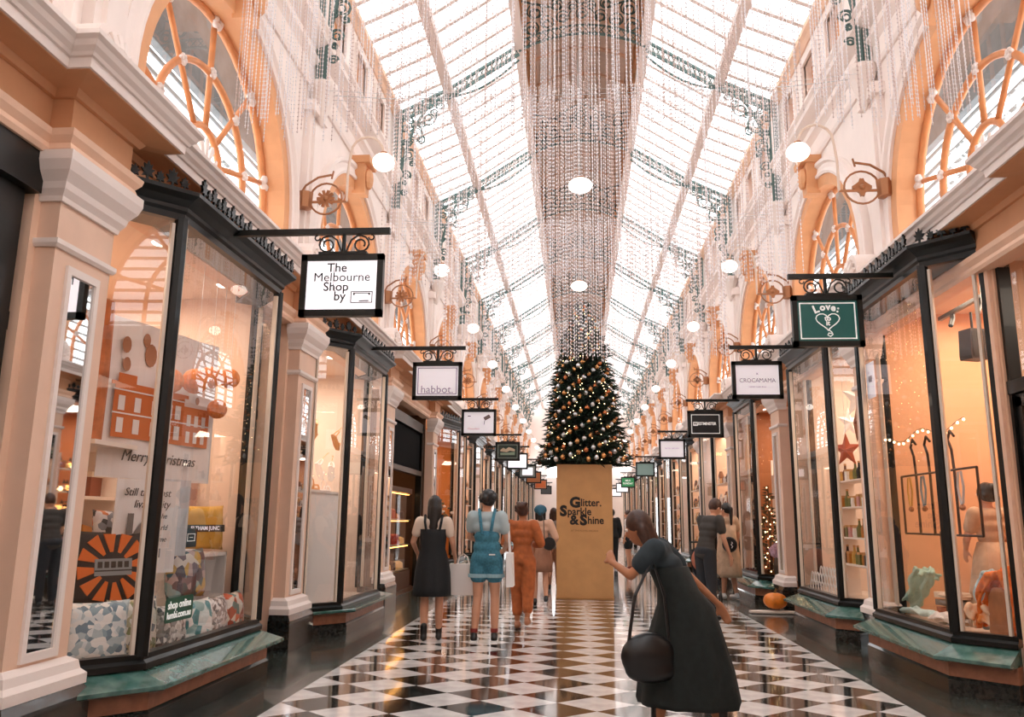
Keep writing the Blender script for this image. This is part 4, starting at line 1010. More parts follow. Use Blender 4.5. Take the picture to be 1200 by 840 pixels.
# 5 woman close to the camera
t, J, q, tor = person('person nearest the camera in long dark green coat-dress stooping forward while walking left', (.56, 5.55, 0), 1.35, 1.52,
    dict(pel=(0, 0, .93), waist=(0, .05, 1.08), chest=(0, .14, 1.24), neck=(0, .22, 1.38), head=(0, .33, 1.49), shL=(-.17, .19, 1.34), shR=(.17, .19, 1.34),
         kneeL=(-.09, .16, .5), ankL=(-.08, .22, .09), kneeR=(.09, -.05, .5), ankR=(.1, -.22, .12), elR=(.30, -.02, 1.12), wrR=(.34, -.22, .93), hdR=(.15, -.5, -1), elL=(-.22, .36, 1.16), wrL=(-.05, .52, 1.24), hdL=(.6, .3, .5)), skin=SKIN2, hair=HAIRB, hairstyle='bob', head_down=.35)
b = G(); tor(b, 1.22); sleeves(b, J, q, 1.3, 0, .07)
blob(b, 'bodice', NAVY, t, .013)
loft([(0, y*q, z*q, rx*q, ry*q, fw) for y, z, rx, ry, fw in ((.12, 1.22, .18, .15, 0), (.05, 1.06, .165, .15, 0), (.0, .95, .2, .2, .3), (0, .75, .23, .26, .7), (0, .5, .25, .33, 1), (0, .30, .255, .36, 1), (0, .27, .25, .35, 1))], 'long_skirt', DKG, t, 9, .05)
shoes(t, J, q, BLKL, high=.16)
bb = thing('handbag', 'large slouchy black handbag carried by the person nearest the camera', 'bag', (.30, 5.35, .42), .3)
g = G(); g.ball((0, 0, .14), .17, 16, 10, (1.1, .5, .85)); g.ball((.02, 0, .05), .15, 14, 8, (1.2, .55, .5)); blob(g, 'bag_body', BLKL, bb, .014); G().tube([(-.13, 0, .22), (-.08, .01, .5), (.05, .03, .72), (.12, .01, .5), (.14, 0, .22)], .011, 6).obj('handle', BLKL, bb)
# 6 man in charcoal tee
t, J, q, tor = person('person in charcoal tee with short brown hair leaning forward on the right', (1.72, 12.3, 0), -1.0, 1.74,
    dict(pel=(0, 0, .95), waist=(0, .03, 1.08), chest=(0, .09, 1.27), neck=(0, .14, 1.42), head=(0, .22, 1.55), shL=(-.18, .12, 1.38), shR=(.18, .12, 1.38), elL=(-.22, .18, 1.12), wrL=(-.18, .32, .93), elR=(.22, .16, 1.11), wrR=(.2, .28, .88)), hair=HAIRB, hairstyle='short', head_down=.4)
b = G(); tor(b, 1.15); sleeves(b, J, q, 1.25); blob(b, 'tee_shirt', DKT, t, .013)
b = G(); b.ball((0, 0, .94*q), 1, 16, 8, (.18*q, .14*q, .1*q))
for s in 'LR': cap(b, J['hip'+s], J['knee'+s], .1*q, .08*q); cap(b, J['knee'+s], J['ank'+s]+Vector((0, 0, .03)), .078*q, .055*q)
blob(b, 'trousers', mat('dark_trousers', '#23252a', .85), t, .014); shoes(t, J, q, BLKL)
# 7 beige dress, round black bag, pushing a stroller
t, J, q, tor = person('person in loose beige linen dress with dark ponytail standing by the lit shop window', (2.66, 15.75, 0), .5, 1.72,
    dict(ankL=(-.1, .04, .075), ankR=(.09, -.08, .075), elL=(-.22, .1, 1.15), wrL=(-.18, .3, 1.05)), hairstyle='pony', head_turn=.3)
b = G(); tor(b, 1.2); sleeves(b, J, q, 1.4); blob(b, 'dress_top', BEIGE, t, .014)
loft([(0, 0, z*q, rx*q, ry*q, fw) for z, rx, ry, fw in ((1.32, .17, .13, 0), (1.1, .175, .15, .2), (.95, .2, .17, .4), (.75, .22, .19, .8), (.45, .24, .21, 1), (.38, .24, .21, 1))], 'dress_skirt', BEIGE, t, 9, .05)
shoes(t, J, q, WSOLE)
hb = thing('shoulder_bag', 'round black shoulder bag with white mark against the beige linen dress', 'bag', (2.64, 15.42, .98))
o = G().lathe([(.0, -.05), (.12, -.045), (.14, 0), (.12, .045), (0, .05)], n=18).obj('bag_body', BLKL, hb); o.rotation_euler = (PI/2, 0, 0)
G().tube([(-.1, 0, .09), (-.12, .08, .35), (-.1, .2, .5)], .009, 5).obj('strap', BRNC, hb); G().tube([(.02, -.055, .05), (.04, -.055, .03), (.01, -.055, 0), (.04, -.055, -.03), (.02, -.055, -.06)], .009, 5).obj('white_mark', WHC, hb)
st_ = thing('stroller', 'dark folded-hood stroller parked beside the person in beige dress', 'stroller', (2.1, 14.9, 0))
wm = G()
for x in (-.2, .2):
    for y in (-.3, .28): G().tube([(x, y+.1*math.cos(a), .105+.1*math.sin(a)) for a in [k*2*PI/16 for k in range(17)]], .018, 6, cap=False).obj('wheel', BLKL, st_)
g = G()
for x in (-.2, .2): g.tube([(x, -.3, .105), (x, .1, .55), (x, .42, 1.02)], .014, 6); g.tube([(x, .28, .105), (x, .05, .5), (x, -.25, .45)], .014, 6)
g.tube([(-.2, .42, 1.02), (.2, .42, 1.02)], .018, 6); g.obj('chassis', IRON, st_)
G().prism([(-.32, .32), (.16, .36), (.3, .85), (.22, .9), (.05, .45), (-.3, .42)], 'x', -.19, .19).obj('seat', mat('dark_fabric', '#22252a', .9), st_)
g = G(); g.ball((0, .1, .72), .26, 14, 10, (.85, 1, .9)); blob(g, 'hood', mat('salmon_cloth', '#b5705a', .8), st_, .02)
# 8, 9 the distant pair right of the box
t, J, q, tor = person('person in dark suit standing right of the gold box', (.93, 25.2, 0), .2, 1.72, hairstyle='short')
b = G(); tor(b, 1.25); sleeves(b, J, q, 1.4, 1)
for s in 'LR': cap(b, J['hip'+s], J['knee'+s], .11*q, .085*q); cap(b, J['knee'+s], J['ank'+s]+Vector((0, 0, .03)), .08*q, .06*q)
blob(b, 'dark_suit', BLKC, t, .018); shoes(t, J, q, WSOLE)
t, J, q, tor = person('person in white tee and black shorts with dark backpack, right of the gold box', (1.36, 24.4, 0), 1.2, 1.68, hairstyle='pony', hair=HAIRB, head_turn=.2)
b = G(); tor(b, 1.15); sleeves(b, J, q, 1.3); blob(b, 'tee_shirt', WHC, t, .018)
b = G(); b.ball((0, 0, .95*q), 1, 14, 8, (.18*q, .14*q, .1*q))
for s in 'LR': cap(b, J['hip'+s], J['hip'+s]*.45+J['knee'+s]*.55, .11*q, .11*q)
blob(b, 'shorts', BLKC, t, .018); shoes(t, J, q, mat('red_leather', '#7a3025', .5))
g = G(); g.ball((0, -.2*q, 1.2*q), .16, 12, 8, (.9, .7, 1.3)); blob(g, 'backpack', mat('dark_nylon', '#1b2326', .8), t, .018)
# customer inside the right-hand shop
t, J, q, tor = person('person seen from behind through the near right shop window, beige dress and dark bun', (3.98, 8.62, .12), .2, 1.66,
    dict(elR=(.24, .05, 1.14), wrR=(.12, .24, 1.05), elL=(-.24, .05, 1.14), wrL=(-.12, .24, 1.05)), hairstyle='bun')
b = G(); tor(b, 1.15); sleeves(b, J, q, 1.3); blob(b, 'dress_top', BEIGE, t, .013)
loft([(0, 0, z*q, rx*q, ry*q, fw) for z, rx, ry, fw in ((1.12, .14, .12, 0), (.97, .19, .17, .4), (.7, .24, .21, .9), (.4, .28, .25, 1), (.15, .3, .27, 1))], 'dress_skirt', BEIGE, t, 9, .06)
shoes(t, J, q, BLKL)
# pumpkin-shaped cushion on a pale cloth on the floor
pk = thing('pumpkin', 'orange ribbed pumpkin lying on the floor under the lit window', 'pumpkin', (2.97, 13.55, .03))
g = G(); n = 32; m = 10; vs = []
for i in range(m+1):
    th = PI*i/m
    for k in range(n):
        a = 2*PI*k/n; r = .185*(1-.09*abs(math.cos(a*4)))*math.sin(th)+.001; vs.append((r*math.cos(a), r*math.sin(a), .145+.14*math.cos(th)*(1-.15*(1-math.sin(th)))))
g.add(vs, [(i*n+k, (i+1)*n+k, (i+1)*n+(k+1) % n, i*n+(k+1) % n) for i in range(m) for k in range(n)]).obj('rind', mat('pumpkin_orange', '#e07c1f', .4, var=.12, scale=12), pk, smooth=True)
G().tube([(0, 0, .26), (.01, 0, .3), (.03, 0, .33)], [.022, .015, .018], 6).obj('stem', mat('pumpkin_stem', '#7a5a30', .8), pk)
G().prism([(-.38, -.1), (-.1, -.16), (.22, -.14), (.42, -.2), (.45, -.12), (.24, .1), (-.2, .12), (-.4, .02)], 'z', 0, .028).obj('floor_cloth', mat('pale_floor_cloth', '#d8c8bb', .8), None, loc=(2.95, 13.5, 0))
o = bpy.data.objects['floor_cloth']; tag(o, 'pale cloth spread on the dark floor under the orange pumpkin', 'cloth')

# ---------------------------------------------------------------- goods in the shop windows
def cushion(label, c, w, h, t, rz, tilt, m, group=None, name='cushion', roll=0):
    o = thing(name, label, 'cushion', c, rz, group); g = G(); n = 14; vs = []; idx = {}
    for sd_ in (1, -1):
        for i in range(n+1):
            for j in range(n+1):
                u = -1+2*i/n; v = -1+2*j/n
                e = (1-u**4)*(1-v**4); pin = 1-.10*(u*u*v*v); pu = 1-.07*(1-v*v)*abs(u)**3 if True else 1; pv = 1-.07*(1-u*u)*abs(v)**3
                vs.append((u*w/2*pu*(1), sd_*t/2*max(0, e)**.55, v*h/2*pv)); idx[(sd_, i, j)] = len(vs)-1
    fs = [(idx[(s_, i, j)], idx[(s_, i+1, j)], idx[(s_, i+1, j+1)], idx[(s_, i, j+1)]) for s_ in (1, -1) for i in range(n) for j in range(n)]
    g.add(vs, fs); b = g.obj('cover', m, o, smooth=True); o.rotation_euler = (tilt, roll, rz); return o
ink = mat('dark_print', '#2a2724', .7); ORP = mat('orange_print', '#cc6a2b', .7); CLOTHW = mat('white_linen', '#e6dcd6', .8)
H9 = -PI/2   # board facing the aisle on the left: local x along -... 
# --- L1: printed tea towels hung up (local: x along the arcade, z up, front -y; rotated so the front faces the aisle)
def sheet(label, loc, w, h, m, rz, name='tea_towel', cat='tea towel', wave=.012, n=16):
    o = thing(name, label, cat, loc, rz); g = G(); vs = []
    for i in range(n+1):
        for j in (0, 1):
            for k in (0, 1): vs.append((-w/2+w*i/n, wave*math.sin(i*1.1)+k*.006, -h*j))
    fs = []
    for i in range(n):
        a = i*4; b = a+4; fs += [(a, b, b+2, a+2), (a+1, a+3, b+3, b+1), (a, a+1, b+1, b), (a+2, b+2, b+3, a+3)]
    fs += [(0, 2, 3, 1), (n*4, n*4+1, n*4+3, n*4+2)]
    g.add(vs, fs).obj('cloth', m, o); return o
RL = PI/2-.22     # front (-y) turned to face +x, slightly to the viewer
t = sheet('large white tea towel printed with an orange corner building, hung in the near left window', (-3.72, 6.72, 2.98), 1.35, 1.3, CLOTHW, RL)
g = G()
def P2(x0, x1, z0, z1, y=-.016, gg=None): (gg or g).box(x0, x1, y, y-.003, z0, z1)
P2(-.58, .25, -.98, -.56); P2(.25, .6, -.98, -.66); P2(-.62, .3, -.56, -.53); P2(.2, .64, -.66, -.63); P2(-.55, -.35, -.53, -.46); P2(-.1, .02, -.53, -.44)
g.obj('building_print', ORP, t)
g = G()
for x in (-.5, -.32, -.12, .06, .17):
    for z in (-.76, -.94): P2(x-.035, x+.035, z, z+.12, -.021)
for x in (.32, .42, .52):
    for z in (-.8, -.95): P2(x-.025, x+.025, z, z+.1, -.021)
for z in (-.79, -.6): P2(-.6, .6 if z < -.7 else .24, z, z+.012, -.021)
g.obj('window_print', CLOTHW, t)
g = G()
for x, z, r in ((-.5, -.22, .07), (-.28, -.14, .06), (-.22, -.26, .1), (-.48, -.38, .06), (.1, -.42, .05), (.42, -.56, .035)): g.prism([(x+r*.7*math.cos(a), z+r*math.sin(a)) for a in [k*PI/6 for k in range(12)]], 'y', -.017, -.02)
g.obj('balloon_print', mat('brown_orange_print', '#a06a48', .7), t)
text('Merry Christmas', .13, ink, t, (0, -.022, -1.12), off=0, shear=.3)
t = sheet('white tea towel lettered Still the most livable city with a grey city sketch', (-3.5, 6.22, 1.66), .62, .72, CLOTHW, RL-.1)
for i, (b_, x) in enumerate((('Still the most', -.02), ('livable city', .03), ('in the', .12), ('world', .13), ('to me', .13))): text(b_, .085 if i < 2 else .06, ink, t, (x, -.016, -.1-.09*i), off=0, shear=.25)
g = G()
for x, a, b in ((-.17, -.58, -.26), (-.1, -.58, -.4), (-.04, -.6, -.44), (.04, -.6, -.5), (.12, -.6, -.53), (-.22, -.6, -.5)): P2(x-.025, x+.03, a, b)
g.prism([(-.12, -.4), (-.04, -.3), (.02, -.42)], 'y', -.014, -.018); g.obj('city_print', mat('grey_print', '#6a625c', .7), t)
t = sheet('pale grey hanging cloth just right of the lettered towel', (-3.45, 6.55, 1.68), .34, .62, mat('pale_grey_cloth', '#c9c6c6', .8), RL, cat='cloth')
for i in range(3):
    g = G(); g.lathe([(.075, 0), (.08, .5), (.07, 1.1)], n=10)
    o = thing('fabric_roll', ['rust', 'tan', 'grey-brown'][i]+' fabric roll standing upright left of the large printed towel', 'fabric roll', (-3.86-.12*i, 5.95+.1*i, 1.95), group=None)
    g.obj('roll', mat('roll%d' % i, ['#b5683a', '#c99a76', '#7d675a'][i], .8, var=.25, scale=9), o); G().lathe([(.03, 1.09), (.03, 1.12)], n=8).obj('core', mat('cardboard', '#a98865', .8), o)
o = thing('display_ledge', 'small white ledge under the three upright fabric rolls', 'shelf', (-3.93, 6.1, 1.91)); G().box(-.25, .2, -.3, .3, 0, .035).obj('ledge_board', mat('white_shelf', '#ecdccf', .5), o); G().box(-.23, -.19, -.03, .03, -1.52, 0).obj('post', mat('white_shelf', '#ecdccf'), o)
HC = mat('orange_tissue', '#dd7a30', .6, var=.15, scale=30)
for i, (p, r, cname) in enumerate((((-3.42, 6.25, 2.46), .10, 'lowest left'), ((-3.4, 6.62, 2.52), .11, 'second from left'), ((-3.45, 7.0, 2.62), .10, 'third from left'), ((-3.4, 7.3, 2.66), .095, 'farthest and highest'), ((-3.46, 7.22, 2.36), .09, 'lowest right'))):
    o = thing('honeycomb_ball', 'orange honeycomb paper ball in the near left window, '+cname, 'paper ball', p, group='orange paper balls in the near left window')
    n = 24; m = 8; vs = [((r*(1-.08*(k % 2)))*math.sin(PI*a/m)*math.cos(2*PI*k/n), (r*(1-.08*(k % 2)))*math.sin(PI*a/m)*math.sin(2*PI*k/n), r*math.cos(PI*a/m)) for a in range(m+1) for k in range(n)]
    G().add(vs, [(a*n+k, (a+1)*n+k, (a+1)*n+(k+1) % n, a*n+(k+1) % n) for a in range(m) for k in range(n)]).obj('paper', HC, o)
    G().tube([(0, 0, r), (0, 0, 3.6-p[2])], .002, 4).obj('thread', STEELW, o)
# cushions
cm1 = dots_mat('patch_blue', ['#dfe3e2', '#8ba3ae', '#e9e6e0', '#b6c4c6', '#f0ece6', '#6f8796'], 26); cm2 = dots_mat('patch_olive', ['#d9d6c6', '#7f8757', '#e9e4da', '#5a6a70', '#b9b08a'], 24)
cm3 = dots_mat('patch_hex', ['#c9a24e', '#7a6a70', '#bfa7a2', '#3f5a5e', '#d9cfc4', '#8fb0b0', '#5a4a50'], 13)
cm4 = dots_mat('patch_teal', ['#3d8f95', '#d9e6e4', '#8fb7b5', '#f0eeea'], 12); cm5 = dots_mat('patch_bw', ['#e6e2dc', '#4a4a4a', '#cfc9c2', '#8a8680'], 30); cm6 = dots_mat('patch_red', ['#d9623a', '#e9dccc', '#5f8a86', '#f0e8e0', '#a8472f'], 16)
cushion('white cushion with blue leafy pattern lying lowest left in near left window', (-3.42, 5.52, .60), .46, .42, .17, PI/2-.75, -.15, cm1)
cushion('cushion with olive green and grey map pattern beside blue leafy one', (-3.34, 5.86, .60), .40, .4, .17, PI/2-.45, -.12, cm2)
cushion('black and white patterned cushion standing behind the green window label', (-3.27, 6.28, .55), .42, .34, .15, PI/2, -.1, cm5)
cushion('teal and white banded cushion right of the green window label', (-3.25, 6.68, .54), .38, .36, .16, PI/2-.15, -.1, cm4)
cushion('grey scribbled cushion between the teal and the red patterned ones', (-3.25, 7.03, .54), .36, .34, .15, PI/2, -.12, dots_mat('patch_scrib', ['#e9e6e4', '#5a5655', '#d9cfc9', '#9a8f8a'], 34))
cushion('red, cream and green patterned cushion, farthest in the near left window', (-3.25, 7.38, .54), .36, .36, .16, PI/2, -.1, cm6)
c = cushion('black cushion with orange sunburst and grey tram, centre of near left window', (-3.62, 5.95, 1.0), .62, .56, .16, PI/2-.55, -.12, mat('charcoal_cotton', '#17181a', .8))
g = G()
for k in range(12):
    a = 2*PI*k/12+.13; r0, r1 = .11, .26; w = .045
    ca, sa = math.cos(a), math.sin(a); 
    q = [(r0*ca-.012*sa, r0*sa+.012*ca), (r0*ca+.012*sa, r0*sa-.012*ca), (r1*ca+w*sa, r1*sa-w*ca), (r1*ca-w*sa, r1*sa+w*ca)]
    q = [(max(-.27, min(.27, x)), max(-.24, min(.24, z))) for x, z in q]; g.prism(q, 'y', -.07-.0, -.083)
g.obj('sunburst_print', mat('bright_orange_print', '#dd6a1c', .7), c)
g = G(); g.box(-.14, .14, -.084, -.09, -.06, .06); o = g.obj('tram_print', mat('tram_grey', '#8a8d8c', .7), c)
g = G(); [g.box(x, x+.035, -.0905, -.092, -.005, .04) for x in (-.12, -.07, -.02, .03, .08)]; g.box(-.14, .14, -.0905, -.092, -.03, -.02); g.obj('tram_windows', ink, c)
cushion('dark cushion with white lace edge leaning behind the sunburst cushion', (-3.98, 5.7, 1.2), .42, .4, .14, PI/2-.7, -.2, mat('charcoal_cotton', '#17181a'), roll=.7)
cushion('floral white and orange cushion behind the centre post, near left window', (-3.78, 6.28, 1.24), .42, .38, .14, PI/2-.3, -.15, dots_mat('patch_floral', ['#e6e0e0', '#d9783a', '#8a8f96', '#efeae6', '#3f4448'], 22))
cushion('hexagon patterned cushion in mustard, grey and teal on the deck', (-3.5, 6.95, .9), .52, .42, .16, PI/2-.15, -.12, cm3)
c = cushion('mustard yellow cushion with black lettered band on the white crate', (-3.68, 7.52, 1.28), .56, .42, .17, PI/2-.45, -.08, mat('mustard_velvet', '#cf9a34', .6, var=.1, scale=8))
G().box(-.225, .225, -.07, -.088, -.045, .02).obj('black_band', ink, c); text('FLINDERS LANE' if False else 'ELTHAM JUNC', .05, WHT2, c, (0, -.0895, -.013), off=.001)
# white crate, mirror frame, small black plaque, posters, shelf stand
o = thing('white_crate', 'open white display crate under the mustard cushion', 'crate', (-3.72, 7.42, .40), PI/2)
g = G(); g.box(-.4, .4, -.2, .2, 0, .03); g.box(-.4, .4, -.2, .2, .62, .65); g.box(-.4, -.37, -.2, .2, 0, .65); g.box(.37, .4, -.2, .2, 0, .65); g.obj('shell', mat('white_paint', '#e9e2dc', .5), o); G().box(-.37, .37, .18, .2, .03, .62).obj('back_panel', mat('grey_paint', '#b9b4b0', .6), o)
o = thing('mirror_frame', 'tall pale wooden frame behind the mustard cushion', 'frame', (-4.0, 7.7, 1.05), PI/2-.3)
g = G(); [g.box(*b_) for b_ in ((-.36, -.31, -.02, .02, 0, .72), (.31, .36, -.02, .02, 0, .72), (-.36, .36, -.02, .02, .68, .73), (-.36, .36, -.02, .02, 0, .05))]; g.obj('frame', mat('pale_timber', '#d9b896', .6), o); G().box(-.32, .32, 0, .01, .04, .69).obj('backing', mat('rose_board', '#c9a092', .6), o)
o = thing('plaque', 'small black square plaque with white tram outline on white stand', 'plaque', (-3.5, 6.98, 1.12), PI/2)
G().box(-.11, .11, -.01, .01, 0, .16).obj('board', ink, o); g = G(); [g.box(*b_) for b_ in ((-.07, .07, -.013, -.01, .05, .056), (-.07, .07, -.013, -.01, .11, .116), (-.07, -.064, -.013, -.01, .05, .11), (.064, .07, -.013, -.01, .05, .11), (-.03, .03, -.013, -.01, .08, .086))]; g.obj('tram_outline', WINK, o)
o = thing('display_cube', 'tall white display block behind plaque in near left window', 'block', (-3.62, 6.98, .4), PI/2); G().box(-.14, .14, -.12, .1, 0, .70).obj('block_body', mat('white_paint', '#e9e2dc'), o); G().box(-.13, .13, -.125, -.12, .05, .65).obj('front_panel', mat('white_paint2', '#dfd6d0', .5), o)
o = thing('window_label', 'dark green rounded label with two lines of white writing on the glass', 'label', (-3.025, 5.92, .725), PI/2)
g = G(); w_, h_, r_ = .21, .085, .02
g.prism([(x*(w_-r_)+r_*math.cos(a), z*(h_-r_)+r_*math.sin(a)) for x, z, a0 in ((1, 1, 0), (-1, 1, PI/2), (-1, -1, PI), (1, -1, 1.5*PI)) for a in (a0, a0+PI/4, a0+PI/2)], 'y', -.002, 0); g.obj('plate', mat('label_green', '#0f4a35', .5), o)
text('shop online', .075, WINK, o, (0, -.003, .032), off=.001); text('lumbi.com.au', .068, WINK, o, (0, -.003, -.038), off=.001)
# back shelving with baskets in L1
o = thing('display_shelving', 'timber wall shelves of wicker goods at the back of near left shop', 'shelves', (-4.75, 5.9, .02))
for z in (.6, 1.05, 1.5, 1.95): G().box(-.3, .3, -.75, 1.5, z, z+.03).obj('shelf', mat('white_shelf', '#ecdccf'), o)
for y in (-.75, .4, 1.5): G().box(-.3, .3, y-.015, y+.015, 0, 2.3).obj('upright', mat('white_shelf', '#ecdccf'), o)
rg = random.Random(11)
BK = [mat('wicker', '#b07038', .7, var=.4, scale=60, bump=.5), mat('brown_paper', '#c78a52', .7, var=.2, scale=20), mat('ochre_cloth', '#c9843a', .8), mat('red_brown_box', '#8a4426', .6), mat('cream_box', '#e2cdb4', .6), mat('grey_box', '#8d8780', .6)]
cols_ = ['wicker', 'brown paper', 'ochre', 'red-brown', 'cream', 'grey']
for si, z in enumerate((.65, 1.1, 1.55, 2.0)):
    for i in range(7):
        k = rg.randrange(6); y = 5.9-.62+i*.33; hh = rg.uniform(.14, .3); ww = rg.uniform(.1, .14)
        o = thing('storage_basket' if k == 0 else 'gift_parcel', '%s %s, %s back shelf of near left shop, %s from near end' % (cols_[k], 'basket' if k == 0 else 'parcel', ['lowest', 'second', 'third', 'top'][si], ['first', 'second', 'third', 'fourth', 'fifth', 'sixth', 'seventh'][i]), 'basket' if k == 0 else 'parcel', (-4.72, y, z), rg.uniform(-.3, .3), 'goods on the back shelves of the near left shop')
        if k == 0: G().lathe([(ww*.8, 0), (ww, hh*.9), (ww*1.05, hh), (ww*.95, hh), (ww*.8, .03)], n=12).obj('basket_body', BK[k], o)
        elif k in (1, 2): g = G(); g.add([(-ww, -ww, 0), (ww, -ww, 0), (ww, ww, 0), (-ww, ww, 0), (-ww*.7, -ww*.5, hh*.8), (ww*.6, -ww*.7, hh), (ww*.8, ww*.6, hh*.85), (-ww*.6, ww*.7, hh*1.05)], [(0, 1, 2, 3), (4, 5, 6, 7), (0, 1, 5, 4), (1, 2, 6, 5), (2, 3, 7, 6), (3, 0, 4, 7)]); g.obj('wrapped_body', BK[k], o)
        else: G().box(-ww, ww, -ww, ww, 0, hh).obj('box_body', BK[k], o); G().box(-ww*1.04, ww*1.04, -ww*1.04, ww*1.04, hh*.8, hh*1.02).obj('lid', BK[(k+1) % 6], o)
# --- L2: white plinth shop with sandals on wall brackets
o = thing('display_plinth', 'tall white display plinth behind the second left window', 'plinth', (-3.75, 10.7, .28)); G().box(-.35, .3, -.75, .75, 0, 1.42).obj('plinth_body', mat('white_paint', '#e9e2dc'), o); G().box(-.37, .32, -.77, .77, 1.42, 1.45).obj('top_slab', mat('white_paint2', '#dfd6d0'), o)
g = G(); fr = thing('arched_niche_panel', 'white panelled partition with moulded frame behind the sandals', 'panel', (-4.35, 10.9, .28))
G().box(-.05, .05, -1.1, 1.1, 0, 2.0).obj('panel_board', mat('pink_board', '#dcb9a6', .6), fr)
for y in (-1.1, -.35, .35, 1.05): g.box(.05, .08, y-.05, y+.05, 0, 2.0)
g.box(.04, .1, -1.15, 1.15, 2.0, 2.08); g.obj('mouldings', mat('white_paint', '#e9e2dc'), fr)
SN = mat('gold_leather', '#d9a06a', .35, metal=.4); SW = mat('white_leather', '#efe9e4', .4)
for i, (x, y, z, rz, m, nm) in enumerate(((-3.6, 10.45, 2.5, .4, SN, 'gold sandal hanging highest behind the second left window'), (-3.62, 11.5, 2.45, -.3, SN, 'gold sandal hanging high at the far end, second left window'), (-3.66, 10.3, 2.0, .2, SW, 'white sandal hung mid-height nearest the camera, second left window'), (-3.66, 10.95, 2.0, -.2, SW, 'white sandal hung mid-height in the middle, second left window'), (-3.66, 11.5, 2.0, .3, SW, 'white sandal hung mid-height at far end, second left window'), (-3.65, 10.25, 1.75, .1, SW, 'white sandal standing on the plinth, near end'), (-3.6, 10.6, 1.75, -.1, SN, 'tan sandal standing on the plinth middle'), (-3.6, 11.1, 1.75, 0, SW, 'white sandal standing on the plinth, far end'))):
    o = thing('sandal', nm, 'shoe', (x, y, z), rz, 'sandals in the second left window')
    G().prism([(-.04, -.13), (0, -.14), (.04, -.1), (.05, .06), (.02, .13), (-.03, .12), (-.05, .04)], 'z', 0, .015).obj('sole', m, o)
    g = G(); g.tube([(-.05, .05, .01), (-.03, .04, .06), (.03, .04, .06), (.05, .05, .01)], .012, 6); g.tube([(-.04, -.1, .01), (-.03, -.11, .12), (0, -.12, .15), (.03, -.11, .12), (.04, -.1, .01)], .009, 6); g.obj('straps', m, o)
    if z > 1.9: G().tube([(0, -.12, .14), (.02, -.13, .3), (0, -.1, .36)], .006, 5).obj('hanging_hook', SN, o); o.rotation_euler = (-1.0, 0, rz)
# --- L3: food counter in dark opening
o = thing('cake_counter', 'lit glass food counter glowing orange inside the dark doorway', 'counter', (-3.92, 15.7, 0))
G().box(-.3, .3, -1.5, 1.5, 0, .35).obj('counter_base', mat('brown_panel', '#5a3a28', .5), o); G().box(-.3, .3, -1.5, 1.5, 1.9, 2.0).obj('counter_top', mat('brown_panel', '#5a3a28'), o)
for z in (.36, .85, 1.35): G().box(-.28, .28, -1.48, 1.48, z, z+.02).obj('glass_shelf', mat('steel_shelf', '#b9a890', .3, metal=.5), o)
for z in (.83, 1.33, 1.87): G().box(.22, .26, -1.4, 1.4, z, z+.012).obj('strip_lamp', mat('warm_strip', '#ffb45a', .3, emit=9), o)
G().add([(.3, -1.5, .36), (.3, 1.5, .36), (.3, 1.5, 1.9), (.3, -1.5, 1.9)], [(0, 1, 2, 3)]).obj('front_glass', GLASS, o, recalc=False)
FD = [mat('pastry_gold', '#d98a34', .6, var=.2, scale=30), mat('pastry_cream', '#ecc98a', .6), mat('chocolate', '#4a2414', .4), mat('berry', '#a8342a', .4)]
for si, z in enumerate((.38, .87, 1.37)):
    for i in range(8):
        k = rg.randrange(4); r = rg.uniform(.08, .13)
        q = thing('cake', '%s cake on the %s shelf of the glowing counter, %s from the near end' % (['golden', 'cream', 'chocolate', 'red berry'][k], ['bottom', 'middle', 'top'][si], ['first', 'second', 'third', 'fourth', 'fifth', 'sixth', 'seventh', 'eighth'][i]), 'cake', (-3.84, 14.45+i*.36, z), 0, 'cakes in the glowing counter')
        G().lathe([(r, 0), (r*1.02, .05), (r*.95, .09+.03*k), (r*.4, .12+.03*k)], n=12).obj('cake_body', FD[k], q); G().lathe([(r*1.15, 0), (r*1.2, .008)], n=12).obj('plate', WHC, q)
# --- L4: orange room with flower display
o = thing('floral_display', 'white and green flower arrangement in the orange-lit window beyond the doorway', 'flowers', (-3.6, 20.3, .4))
G().lathe([(.16, 0), (.2, .3), (.14, .9), (.18, 1.0)], n=12).obj('tall_vase', mat('dark_vase', '#3a2a20', .3), o)
g = G(); gl = G()
for i in range(46):
    a = rg.uniform(0, 2*PI); e = rg.uniform(0, 1.4); r = rg.uniform(.15, .42); p = (r*math.cos(a)*math.cos(e), r*1.2*math.sin(a)*math.cos(e), 1.05+r*1.1*math.sin(e))
    (g if i % 2 else gl).ball(p, rg.uniform(.03, .06), 6, 4, (1, 1, .7))
g.obj('white_blooms', WHC, o); gl.obj('leaves', mat('leaf_green', '#2f4a34', .6), o)
